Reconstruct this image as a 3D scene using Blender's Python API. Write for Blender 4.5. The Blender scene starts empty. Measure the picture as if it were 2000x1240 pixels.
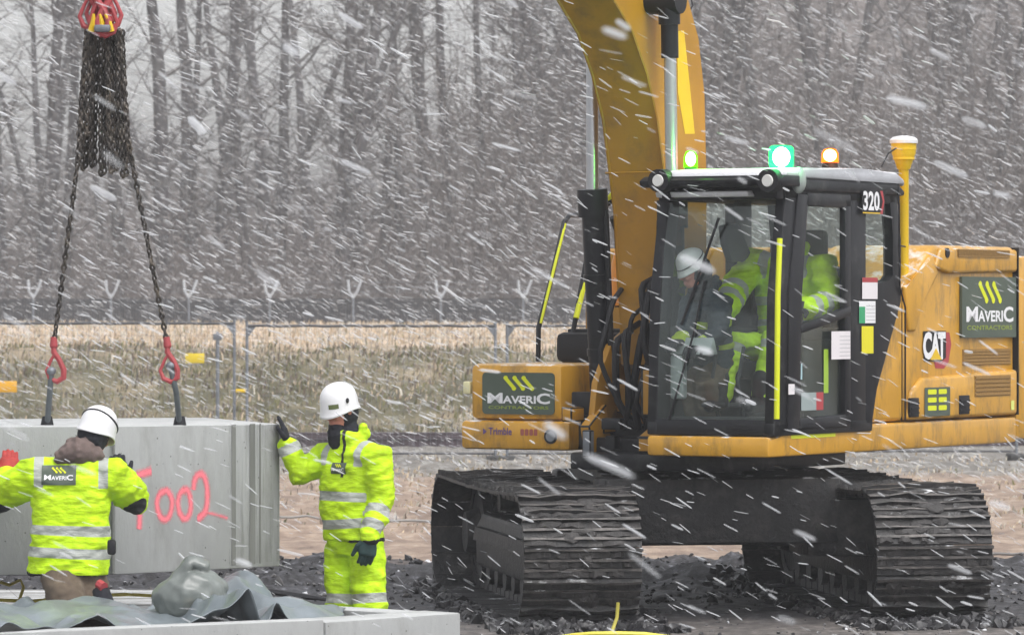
import bpy, bmesh, math, random
import numpy as np
from mathutils import Vector, Matrix, noise
from mathutils.bvhtree import BVHTree
V = Vector
R = math.radians
random.seed(7)
SC = bpy.context.scene
COL = SC.collection

# ------------------------------------------------------------------ camera, sky, sun, exposure
CAM_H = 2.12
FPX = 9000.0                                    # focal length in pixels of a 2000 pixel wide picture
cam_d = bpy.data.cameras.new('camera'); cam = bpy.data.objects.new('camera', cam_d); COL.objects.link(cam)
cam_d.sensor_width = 36.0; cam_d.lens = 36.0 * FPX / 2000.0
cam_d.clip_start = 0.5; cam_d.clip_end = 2000
cam.location = (0, 0, CAM_H)
cam.rotation_euler = (R(90) - math.atan(20 / FPX), 0, 0)
cam_d.dof.use_dof = True; cam_d.dof.focus_distance = 30.5; cam_d.dof.aperture_fstop = 8.0
SC.camera = cam
SC.render.resolution_x, SC.render.resolution_y = 1024, 634

SUN_EL, SUN_AZ = 60, 140                        # a bright patch of the overcast, high behind the camera to the right
W = bpy.data.worlds.new('World'); SC.world = W; W.use_nodes = True
nt = W.node_tree; nt.nodes.clear()
sky = nt.nodes.new('ShaderNodeTexSky'); sky.sky_type = 'NISHITA'; sky.sun_disc = False
sky.sun_elevation = R(SUN_EL); sky.sun_rotation = R(SUN_AZ); sky.dust_density = 4.0; sky.air_density = 1.0
hs = nt.nodes.new('ShaderNodeHueSaturation'); hs.inputs['Saturation'].default_value = 0.16
bg = nt.nodes.new('ShaderNodeBackground'); bg.inputs['Strength'].default_value = 0.15
wo = nt.nodes.new('ShaderNodeOutputWorld')
nt.links.new(sky.outputs[0], hs.inputs['Color']); nt.links.new(hs.outputs[0], bg.inputs[0]); nt.links.new(bg.outputs[0], wo.inputs[0])
sl = bpy.data.lights.new('sun', 'SUN'); sl.energy = 0.75; sl.angle = R(35); sl.color = (1.0, 0.97, 0.94)
so = bpy.data.objects.new('sun', sl); COL.objects.link(so)
saz = R(SUN_AZ)
sdir = V((math.sin(saz) * math.cos(R(SUN_EL)), math.cos(saz) * math.cos(R(SUN_EL)), math.sin(R(SUN_EL))))
so.rotation_euler = sdir.to_track_quat('Z', 'Y').to_euler(); so.location = (0, 0, 30)
SC.view_settings.view_transform = 'Standard'; SC.view_settings.look = 'None'
SC.view_settings.gamma = 1.0; SC.view_settings.exposure = 0.84
SC.cycles.use_denoising = True
SC.cycles.transparent_max_bounces = 48
SC.cycles.max_bounces = 7; SC.cycles.volume_bounces = 1
SC.cycles.sample_clamp_indirect = 6.0

def P(px, py, d):                               # image pixel px, py back-projected to an assumed depth d from the camera
    return V(((px - 1000) / FPX * d, d, CAM_H - (py - 600) / FPX * d))

# ------------------------------------------------------------------ materials
MATS = {}
def mat(name, col, rough=0.6, metal=0.0, var=0.0, vscale=6.0, dirt=None, dirt_amt=0.0, dirt_scale=3.0, bump=0.0, bscale=40.0, pits=0.0,
        emit=None, estr=0.0, alpha=1.0, spec=0.5, stretch=(1, 1, 1), snow=0.0, coat=0.0):
    if name in MATS: return MATS[name]
    if emit is None: col = tuple(c * 0.86 for c in col); dirt = tuple(c * 0.86 for c in dirt) if dirt else dirt
    m = bpy.data.materials.new(name); m.use_nodes = True
    n = m.node_tree; L = n.links; b = n.nodes['Principled BSDF']
    b.inputs['Roughness'].default_value = rough; b.inputs['Metallic'].default_value = metal
    b.inputs['Specular IOR Level'].default_value = spec; b.inputs['Coat Weight'].default_value = coat
    base = None
    tc = n.nodes.new('ShaderNodeTexCoord'); mp = n.nodes.new('ShaderNodeMapping'); mp.inputs['Scale'].default_value = stretch
    L.new(tc.outputs['Object'], mp.inputs[0])
    def rgb(c):
        r = n.nodes.new('ShaderNodeRGB'); r.outputs[0].default_value = (*c, 1); return r.outputs[0]
    cur = rgb(col)
    def nz(scale, detail=6, rgh=0.6):
        t = n.nodes.new('ShaderNodeTexNoise'); t.inputs['Scale'].default_value = scale; t.inputs['Detail'].default_value = detail
        t.inputs['Roughness'].default_value = rgh; L.new(mp.outputs[0], t.inputs['Vector']); return t.outputs['Fac']
    def ramp(f, a, c):
        r = n.nodes.new('ShaderNodeMapRange'); r.inputs['From Min'].default_value = a; r.inputs['From Max'].default_value = c
        L.new(f, r.inputs['Value']); return r.outputs[0]
    def mix(f, a, c2):
        x = n.nodes.new('ShaderNodeMix'); x.data_type = 'RGBA'; L.new(a, x.inputs[6]); L.new(c2, x.inputs[7])
        if isinstance(f, float): x.inputs[0].default_value = f
        else: L.new(f, x.inputs[0])
        return x.outputs[2]
    if var > 0:
        h = n.nodes.new('ShaderNodeHueSaturation'); L.new(cur, h.inputs['Color'])
        mr = n.nodes.new('ShaderNodeMapRange'); mr.inputs['From Min'].default_value = 0.3; mr.inputs['From Max'].default_value = 0.7
        mr.inputs['To Min'].default_value = 1 - var; mr.inputs['To Max'].default_value = 1 + var
        L.new(nz(vscale), mr.inputs['Value']); L.new(mr.outputs[0], h.inputs['Value']); cur = h.outputs[0]
    if dirt is not None:
        f = ramp(nz(dirt_scale, 8, 0.7), 0.62 - dirt_amt * 0.3, 0.75 - dirt_amt * 0.1)
        cur = mix(f, cur, rgb(dirt))
    if snow > 0:                                 # settled snow on faces that look up
        g = n.nodes.new('ShaderNodeNewGeometry'); s = n.nodes.new('ShaderNodeSeparateXYZ'); L.new(g.outputs['Normal'], s.inputs[0])
        up = ramp(s.outputs['Z'], 0.6, 0.95)
        mm = n.nodes.new('ShaderNodeMath'); mm.operation = 'MULTIPLY'; L.new(up, mm.inputs[0])
        L.new(ramp(nz(5, 8, 0.7), 0.62 - snow * 0.35, 0.7 - snow * 0.2), mm.inputs[1])
        cur = mix(mm.outputs[0], cur, rgb((0.75, 0.77, 0.8)))
    if pits > 0:
        vo = n.nodes.new('ShaderNodeTexVoronoi'); vo.inputs['Scale'].default_value = 26; L.new(tc.outputs['Object'], vo.inputs['Vector'])
        sx = n.nodes.new('ShaderNodeSeparateXYZ'); L.new(vo.outputs['Color'], sx.inputs[0]); ms = n.nodes.new('ShaderNodeMath'); ms.operation = 'MULTIPLY_ADD'; ms.inputs[1].default_value = 0.30; ms.inputs[2].default_value = -0.12; L.new(sx.outputs['X'], ms.inputs[0])
        sb_ = n.nodes.new('ShaderNodeMath'); sb_.operation = 'SUBTRACT'; L.new(ms.outputs[0], sb_.inputs[0]); L.new(vo.outputs['Distance'], sb_.inputs[1])
        cur = mix(ramp(sb_.outputs[0], 0.0, 0.05), cur, rgb((0.10, 0.10, 0.095)))
    L.new(cur, b.inputs['Base Color'])
    if bump > 0:
        bp = n.nodes.new('ShaderNodeBump'); bp.inputs['Strength'].default_value = bump; bp.inputs['Distance'].default_value = 0.02
        L.new(nz(bscale, 6, 0.65), bp.inputs['Height']); L.new(bp.outputs[0], b.inputs['Normal'])
    if emit is not None:
        b.inputs['Emission Color'].default_value = (*emit, 1); b.inputs['Emission Strength'].default_value = estr
    if alpha < 1: b.inputs['Alpha'].default_value = alpha
    MATS[name] = m
    return m

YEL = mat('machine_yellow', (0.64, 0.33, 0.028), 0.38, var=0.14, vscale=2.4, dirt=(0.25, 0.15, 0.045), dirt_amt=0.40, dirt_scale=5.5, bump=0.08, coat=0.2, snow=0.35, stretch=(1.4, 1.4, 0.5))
YEL_SHADED = mat('machine_yellow_shaded', (0.44, 0.215, 0.012), 0.45, var=0.16, vscale=1.6, dirt=(0.22, 0.12, 0.03), dirt_amt=0.3, dirt_scale=1.8, bump=0.06)  # darker copy of the machine yellow, the boom's underside shade put into the colour
YBRI = mat('bright_yellow_paint', (0.80, 0.52, 0.01), 0.4, var=0.05)
GRIL = mat('grille_brown', (0.30, 0.17, 0.045), 0.7, var=0.2, vscale=60)
BLK = mat('black_steel', (0.012, 0.0125, 0.016), 0.45, var=0.3, vscale=5, dirt=(0.06, 0.06, 0.06), dirt_amt=0.2, bump=0.08, spec=0.3)
RUB = mat('black_rubber', (0.015, 0.015, 0.018), 0.6, spec=0.3)
TRIM = mat('cab_trim', (0.035, 0.036, 0.042), 0.7, var=0.2)
MUDM = mat('muddy_steel', (0.010, 0.0098, 0.0115), 0.5, var=0.5, vscale=6, dirt=(0.055, 0.050, 0.047), dirt_amt=0.5, dirt_scale=5, bump=0.7, bscale=22, snow=0.12)
WORN = mat('worn_grouser', (0.11, 0.10, 0.095), 0.42, metal=0.2, var=0.5, vscale=9, dirt=(0.03, 0.03, 0.03), dirt_amt=0.6, dirt_scale=7, bump=0.5, bscale=30)
CHR = mat('chrome_rod', (0.62, 0.63, 0.66), 0.28, metal=0.85, var=0.05)
STL = mat('galvanised_steel', (0.20, 0.215, 0.24), 0.5, metal=0.4, var=0.2, vscale=8)
WHT = mat('white_plastic', (0.80, 0.80, 0.82), 0.35, var=0.03)
PAPER = mat('paper_white', (0.78, 0.74, 0.76), 0.7)
SIGNG = mat('sign_dark_green', (0.075, 0.10, 0.075), 0.5, var=0.12, vscale=4)
LIME = mat('lime_paint', (0.72, 0.78, 0.01), 0.5)
LIMEd = mat('lime_small_letters', (0.30, 0.38, 0.05), 0.6)
LETW = mat('letter_white', (0.82, 0.82, 0.84), 0.5)
REDP = mat('red_paint', (0.42, 0.05, 0.06), 0.5)
REDH = mat('hook_red', (0.42, 0.06, 0.07), 0.5, var=0.2, dirt=(0.10, 0.03, 0.03), dirt_amt=0.2)
CHAIN = mat('chain_steel', (0.045, 0.038, 0.034), 0.45, metal=0.3, var=0.5, vscale=14, dirt=(0.16, 0.13, 0.10), dirt_amt=0.5, dirt_scale=9)
HIV = mat('jacket_lime', (0.62, 0.83, 0.005), 0.75, var=0.05, vscale=5)
SNOWM = mat('lying_snow', (0.74, 0.75, 0.79), 0.8, var=0.06, bump=0.3)
SKIN = mat('skin', (0.55, 0.22, 0.17), 0.5, var=0.1, vscale=20)
DKFAB = mat('dark_fabric', (0.010, 0.011, 0.018), 0.9, var=0.3)
GLV = mat('glove_dark_green', (0.012, 0.045, 0.045), 0.7, var=0.4, vscale=20)
GLVR = mat('glove_red', (0.40, 0.03, 0.025), 0.7, var=0.2, vscale=20)
BRN = mat('trouser_brown', (0.115, 0.085, 0.06), 0.9, var=0.25, vscale=8, dirt=(0.20, 0.16, 0.12), dirt_amt=0.3, dirt_scale=8)
HOODB = mat('hood_brown', (0.15, 0.11, 0.10), 0.95, var=0.3, vscale=12)
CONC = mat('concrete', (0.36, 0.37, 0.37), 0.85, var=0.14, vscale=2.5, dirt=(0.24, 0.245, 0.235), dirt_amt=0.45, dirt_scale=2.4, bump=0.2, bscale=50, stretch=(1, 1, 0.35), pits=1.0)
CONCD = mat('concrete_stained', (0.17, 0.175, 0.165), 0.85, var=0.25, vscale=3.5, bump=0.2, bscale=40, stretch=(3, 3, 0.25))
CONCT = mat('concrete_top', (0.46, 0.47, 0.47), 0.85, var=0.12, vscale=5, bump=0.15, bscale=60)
TARP = mat('tarpaulin_grey', (0.185, 0.215, 0.235), 0.33, var=0.25, vscale=3, bump=0.1, bscale=9)
BAGM = mat('bag_grey_green', (0.17, 0.19, 0.18), 0.35, var=0.25, vscale=4, dirt=(0.16, 0.14, 0.10), dirt_amt=0.3)
WOOD = mat('grey_boards', (0.36, 0.36, 0.35), 0.8, var=0.25, vscale=5, stretch=(0.3, 4, 4), dirt=(0.12, 0.11, 0.10), dirt_amt=0.3, snow=0.3)
ROPEY = mat('yellow_rope', (0.62, 0.52, 0.10), 0.7, var=0.2)
BARK = mat('bark', (0.042, 0.038, 0.041), 0.9, var=0.35, vscale=1.2, dirt=(0.10, 0.10, 0.095), dirt_amt=0.25, dirt_scale=0.8)
TWIG = mat('twigs', (0.10, 0.090, 0.088), 0.9, var=0.35, vscale=0.3)
BRUSH = mat('brush', (0.130, 0.108, 0.100), 0.9, var=0.15, vscale=0.12)

def tintglass(name, tint, tr=0.75):
    m = bpy.data.materials.new(name); m.use_nodes = True; n = m.node_tree; n.nodes.clear(); L = n.links
    o = n.nodes.new('ShaderNodeOutputMaterial'); t = n.nodes.new('ShaderNodeBsdfTransparent'); t.inputs[0].default_value = (*tint, 1)
    g = n.nodes.new('ShaderNodeBsdfGlossy'); g.inputs['Roughness'].default_value = 0.06; g.inputs[0].default_value = (0.85, 0.92, 0.9, 1)
    d = n.nodes.new('ShaderNodeBsdfDiffuse'); d.inputs[0].default_value = (0.30, 0.36, 0.35, 1)
    ge = n.nodes.new('ShaderNodeNewGeometry'); dt = n.nodes.new('ShaderNodeVectorMath'); dt.operation = 'DOT_PRODUCT'; L.new(ge.outputs['Normal'], dt.inputs[0]); L.new(ge.outputs['Incoming'], dt.inputs[1])
    ab_ = n.nodes.new('ShaderNodeMath'); ab_.operation = 'ABSOLUTE'; L.new(dt.outputs['Value'], ab_.inputs[0]); om = n.nodes.new('ShaderNodeMath'); om.operation = 'SUBTRACT'; om.inputs[0].default_value = 1.0; L.new(ab_.outputs[0], om.inputs[1])
    pw = n.nodes.new('ShaderNodeMath'); pw.operation = 'POWER'; pw.inputs[1].default_value = 4.0; L.new(om.outputs[0], pw.inputs[0])
    a = n.nodes.new('ShaderNodeMath'); a.operation = 'MULTIPLY_ADD'; a.inputs[1].default_value = 0.85; a.inputs[2].default_value = 0.06; L.new(pw.outputs[0], a.inputs[0])
    m1 = n.nodes.new('ShaderNodeMixShader'); L.new(a.outputs[0], m1.inputs[0]); L.new(t.outputs[0], m1.inputs[1]); L.new(g.outputs[0], m1.inputs[2])
    m2 = n.nodes.new('ShaderNodeMixShader'); L.new(m1.outputs[0], m2.inputs[1]); L.new(d.outputs[0], m2.inputs[2])
    # a film of wet snow and dust, uneven
    tc = n.nodes.new('ShaderNodeTexCoord'); nz = n.nodes.new('ShaderNodeTexNoise'); nz.inputs['Scale'].default_value = 4; nz.inputs['Detail'].default_value = 5
    L.new(tc.outputs['Object'], nz.inputs['Vector'])
    mr = n.nodes.new('ShaderNodeMapRange'); mr.inputs['From Min'].default_value = 0.3; mr.inputs['From Max'].default_value = 0.75
    mr.inputs['To Min'].default_value = 0.0; mr.inputs['To Max'].default_value = 1 - tr; L.new(nz.outputs['Fac'], mr.inputs['Value']); L.new(mr.outputs[0], m2.inputs[0])
    L.new(m2.outputs[0], o.inputs[0]); return m
GLASS = tintglass('cab_glass', (0.92, 0.98, 0.95), 0.95)

# ------------------------------------------------------------------ mesh helpers
def BM(): return bmesh.new()
def addv(bm, M, verts, faces, mi=0):
    vs = [bm.verts.new(M @ V(v) if M else V(v)) for v in verts]
    out = []
    for f in faces:
        try:
            fc = bm.faces.new([vs[i] for i in f]); fc.material_index = mi; out.append(fc)
        except ValueError: pass
    return vs, out
def bev(bm, vs, w, seg=2):
    if w <= 0: return
    s = set(vs); es = [e for e in bm.edges if e.verts[0] in s and e.verts[1] in s]
    bmesh.ops.bevel(bm, geom=es, offset=w, segments=seg, affect='EDGES', profile=0.5)
def box(bm, c, s, mi=0, b=0.0, M=None, seg=2):
    x, y, z = [k / 2 for k in s]; c = V(c)
    vv = [(c.x + i * x, c.y + j * y, c.z + k * z) for i in (-1, 1) for j in (-1, 1) for k in (-1, 1)]
    ff = [(0, 1, 3, 2), (4, 6, 7, 5), (0, 4, 5, 1), (2, 3, 7, 6), (0, 2, 6, 4), (1, 5, 7, 3)]
    vs, fs = addv(bm, M, vv, ff, mi); bev(bm, vs, b, seg)
def box2(bm, a, c, mi=0, b=0.0, M=None):
    a = V(a); c = V(c); box(bm, (a + c) / 2, [abs(c[i] - a[i]) for i in range(3)], mi, b, M)
def prism(bm, poly, y0, y1, mi=0, b=0.0, M=None, plane='XZ', seg=2):
    n = len(poly); vv = []
    for y in (y0, y1):
        for p in poly:
            vv.append({'XZ': (p[0], y, p[1]), 'XY': (p[0], p[1], y), 'YZ': (y, p[0], p[1])}[plane])
    ff = [tuple(range(n)), tuple(range(2 * n - 1, n - 1, -1))] + [(i, i + n, (i + 1) % n + n, (i + 1) % n) for i in range(n)]
    vs, fs = addv(bm, M, vv, ff, mi); bev(bm, vs, b, seg)
def frame_of(d):
    d = d.normalized(); u = V((0, 0, 1)) if abs(d.z) < 0.95 else V((1, 0, 0))
    a = d.cross(u).normalized(); return a, a.cross(d).normalized()
def tube(bm, pts, r, mi=0, seg=8, cap=True, flat=1.0):
    pts = [V(p) for p in pts]; n = len(pts); rs = r if isinstance(r, (list, tuple)) else [r] * n
    rings = []; a0 = None
    for i, p in enumerate(pts):
        d = (pts[min(i + 1, n - 1)] - pts[max(i - 1, 0)])
        if d.length < 1e-9: d = V((0, 0, 1))
        a, c = frame_of(d)
        if a0 is not None:
            a = (a0 - d.normalized() * a0.dot(d.normalized())); a = a.normalized() if a.length > 1e-6 else frame_of(d)[0]; c = a.cross(d.normalized())
        a0 = a
        rings.append([bm.verts.new(p + (a * math.cos(t) + c * flat * math.sin(t)) * rs[i]) for t in [2 * math.pi * k / seg for k in range(seg)]])
    for i in range(n - 1):
        for k in range(seg):
            f = bm.faces.new([rings[i][k], rings[i][(k + 1) % seg], rings[i + 1][(k + 1) % seg], rings[i + 1][k]]); f.material_index = mi; f.smooth = True
    if cap:
        for rg in (rings[0], list(reversed(rings[-1]))):
            f = bm.faces.new(rg); f.material_index = mi
    return rings
def cyl(bm, p0, p1, r0, r1=None, mi=0, seg=16): tube(bm, [p0, p1], [r0, r1 if r1 is not None else r0], mi, seg)
def limb(bm, pts, rs, mi=0, seg=12, flat=1.0):   # tapered, round-ended
    pts = [V(p) for p in pts]; P2 = []; R2 = []
    d0 = (pts[0] - pts[1]).normalized(); d1 = (pts[-1] - pts[-2]).normalized()
    for k in (1.0, 0.85, 0.5): P2.append(pts[0] + d0 * rs[0] * k * 0.9); R2.append(rs[0] * math.sqrt(max(1 - k * k, 0.004)))
    for i in range(len(pts)):
        P2.append(pts[i]); R2.append(rs[i])
    for k in (0.5, 0.85, 1.0): P2.append(pts[-1] + d1 * rs[-1] * k * 0.9); R2.append(rs[-1] * math.sqrt(max(1 - k * k, 0.004)))
    tube(bm, P2, R2, mi, seg, True, flat)
def ell(bm, c, r, mi=0, M3=None, u=20, v=12):
    c = V(c); vs = []
    top = None
    M = Matrix.Translation(c) @ (M3.to_4x4() if M3 else Matrix.Identity(4)) @ Matrix.Diagonal((*r, 1))
    g = bmesh.ops.create_uvsphere(bm, u_segments=u, v_segments=v, radius=1.0, matrix=M)
    for x in g['verts']:
        for f in x.link_faces: f.material_index = mi; f.smooth = True
def rings(bm, rg, mi=0, seg=24):                 # rg: (centre, axis_a, axis_b)
    rr = []
    for c, a, b in rg:
        rr.append([bm.verts.new(V(c) + V(a) * math.copysign(abs(math.cos(t)) ** 0.85, math.cos(t)) + V(b) * math.copysign(abs(math.sin(t)) ** 0.85, math.sin(t))) for t in [2 * math.pi * k / seg for k in range(seg)]])
    for i in range(len(rr) - 1):
        for k in range(seg):
            f = bm.faces.new([rr[i][k], rr[i][(k + 1) % seg], rr[i + 1][(k + 1) % seg], rr[i + 1][k]]); f.material_index = mi; f.smooth = True
    for x in (rr[0], list(reversed(rr[-1]))):
        f = bm.faces.new(x); f.material_index = mi
def obj(name, bm, mats, parent=None, base=None, smooth=True, norm=True, local=None):
    """link bm as one mesh object; with base the vertices are given in world space and stored relative to it"""
    if norm: bmesh.ops.recalc_face_normals(bm, faces=bm.faces)
    if base is not None: bmesh.ops.translate(bm, vec=-V(base), verts=bm.verts)
    me = bpy.data.meshes.new(name); bm.to_mesh(me); bm.free()
    return link(name, me, mats, parent, base, smooth)
def link(name, me, mats, parent=None, base=None, smooth=True):
    for m in (mats if isinstance(mats, (list, tuple)) else [mats]): me.materials.append(m)
    o = bpy.data.objects.new(name, me); COL.objects.link(o)
    if smooth and len(me.polygons):
        me.polygons.foreach_set('use_smooth', [True] * len(me.polygons))
        try: me.set_sharp_from_angle(angle=R(38))
        except Exception: pass
    if parent is not None: o.parent = parent
    elif base is not None: o.location = base
    return o
def tag(o, label, cat, group=None, kind=None):
    o['label'] = label; o['category'] = cat
    if group: o['group'] = group
    if kind: o['kind'] = kind
    return o
def struct(o): o['kind'] = 'structure'; return o
def empty(name, loc, rz, label, cat, group=None):
    o = bpy.data.objects.new(name, None); COL.objects.link(o); o.location = loc; o.rotation_euler = (0, 0, rz); o.empty_display_size = 0.2
    return tag(o, label, cat, group)
def remesh(o, vox, smooth_it=4):
    md = o.modifiers.new('r', 'REMESH'); md.mode = 'VOXEL'; md.voxel_size = vox; md.use_smooth_shade = True
    sm = o.modifiers.new('s', 'SMOOTH'); sm.factor = 0.5; sm.iterations = smooth_it
    bpy.context.view_layer.update()
    dg = bpy.context.evaluated_depsgraph_get(); ev = o.evaluated_get(dg)
    me = bpy.data.meshes.new_from_object(ev); mats = list(o.data.materials); o.modifiers.clear(); old = o.data; o.data = me
    bpy.data.meshes.remove(old); me.materials.clear()
    for m in mats: me.materials.append(m)
    me.polygons.foreach_set('use_smooth', [True] * len(me.polygons))
    return o
def wrinkle(o, amp, sc, seed=0.0, ridge=True):
    me = o.data; n = len(me.vertices); me.update()
    co = [v.co.copy() for v in me.vertices]; nr = [v.normal.copy() for v in me.vertices]; out = []
    for p, nv in zip(co, nr):
        q = V((p.x * sc[0] + seed, p.y * sc[1], p.z * sc[2]))
        a = noise.noise(q); b2 = noise.noise(q * 2.1 + V((9, 3, 1)))
        h = (1 - 2 * abs(a)) * 0.6 + b2 * 0.4 if ridge else a + 0.5 * b2
        out.extend(p + nv * (h - 0.25) * amp)
    me.vertices.foreach_set('co', out)
    me.update()
_txt = {}
def text_geo(s, bold=0.0):
    k = (s, bold)
    if k in _txt: return _txt[k]
    c = bpy.data.curves.new('t', 'FONT'); c.body = s; c.size = 1.0; c.offset = bold; c.resolution_u = 3; c.fill_mode = 'FRONT'
    o = bpy.data.objects.new('t', c); COL.objects.link(o); bpy.context.view_layer.update()
    me = bpy.data.meshes.new_from_object(o.evaluated_get(bpy.context.evaluated_depsgraph_get()))
    vs = [tuple(v.co) for v in me.vertices]; fs = [tuple(p.vertices) for p in me.polygons]
    bpy.data.objects.remove(o); bpy.data.curves.remove(c); bpy.data.meshes.remove(me)
    x0 = min(v[0] for v in vs); x1 = max(v[0] for v in vs); y0 = min(v[1] for v in vs); y1 = max(v[1] for v in vs)
    vs = [((v[0] - x0) / (x1 - x0), (v[1] - y0) / (y1 - y0)) for v in vs]
    _txt[k] = (vs, fs); return _txt[k]
def text(bm, s, M, x, y, w, h, mi=0, bold=0.012, z=0.0):      # text stretched into the rectangle x..x+w, y..y+h of the plane M
    vs, fs = text_geo(s, bold); addv(bm, M, [(x + a * w, y + b * h, z) for a, b in vs], fs, mi)
def quad(bm, M, x0, y0, x1, y1, mi=0, z=0.0, sk=0.0, r=0.0):
    if r > 0:
        pts = []
        for cx, cy, a0 in ((x1 - r, y1 - r, 0), (x0 + r, y1 - r, 90), (x0 + r, y0 + r, 180), (x1 - r, y0 + r, 270)):
            for k in range(5): pts.append((cx + r * math.cos(R(a0 + k * 22.5)), cy + r * math.sin(R(a0 + k * 22.5)), z))
        addv(bm, M, pts, [tuple(range(20))], mi)
    else: addv(bm, M, [(x0, y0, z), (x1, y0, z), (x1 - sk, y1, z), (x0 - sk, y1, z)], [(0, 1, 2, 3)], mi)
def slash(bm, M, cx, y0, y1, w, sk, mi, z):
    pts = []
    n = 6
    for k in range(n + 1): a = math.pi * k / n; pts.append((cx - sk / 2 + w / 2 * math.cos(a), y1 + w / 2 * math.sin(a), z))
    for k in range(n + 1): a = math.pi + math.pi * k / n; pts.append((cx + sk / 2 + w / 2 * math.cos(a), y0 + w / 2 * math.sin(a), z))
    addv(bm, M, pts, [tuple(range(len(pts)))], mi)

# ------------------------------------------------------------------ ground, field, bank, far hill
def sstep(a, b, x): t = max(0.0, min(1.0, (x - a) / (b - a))); return t * t * (3 - 2 * t)
def gh(x, y):
    z = -0.20 * (1 - sstep(-1.5, -0.75, x)) * (1 - sstep(30.5, 33.5, y))
    n1 = noise.noise(V((x * 1.6, y * 1.1, 3.3))); n2 = noise.noise(V((x * 5.2, y * 4.0, 7.7))); n3 = noise.noise(V((x * 13, y * 11, 1.7)))
    lump = 0.012 + 0.10 * sstep(33.5, 35.5, y) * (1 - sstep(37.0, 38.6, y))
    z += lump * (n1 * 1.0 + 0.5 + n2 * 0.9 + n3 * 0.5)
    if y > 42: z += 0.03 * (n1 + n2)
    z += 1.38 * sstep(73.0, 79.5, y) + 0.22 * sstep(79, 132, y) - 1.5 * sstep(134, 150, y)
    if 72 < y < 82: z += 0.10 * n1 + 0.09 * noise.noise(V((x * 0.9, y * 1.3, 0)))
    if y > 150:
        rise = sstep(1, 14, x + 4.5 + 1.5 * noise.noise(V((y * 0.05, 0, 0))))
        z += sstep(215, 262, y) * (6.5 + 22.5 * rise + 1.4 * noise.noise(V((x * 0.13, y * 0.1, 5))))
    return z
def ground_mesh(xs_of, ys, mats_name, mats):
    vs = []; fs = []; nx = None
    for j, y in enumerate(ys):
        xs = xs_of(y); nx = len(xs)
        for x in xs: vs.append((x, y, gh(x, y)))
    for j in range(len(ys) - 1):
        for i in range(nx - 1): fs.append((j * nx + i, j * nx + i + 1, (j + 1) * nx + i + 1, (j + 1) * nx + i))
    me = bpy.data.meshes.new(mats_name); me.from_pydata(vs, [], fs); me.update()
    return struct(link(mats_name, me, mats))
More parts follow.
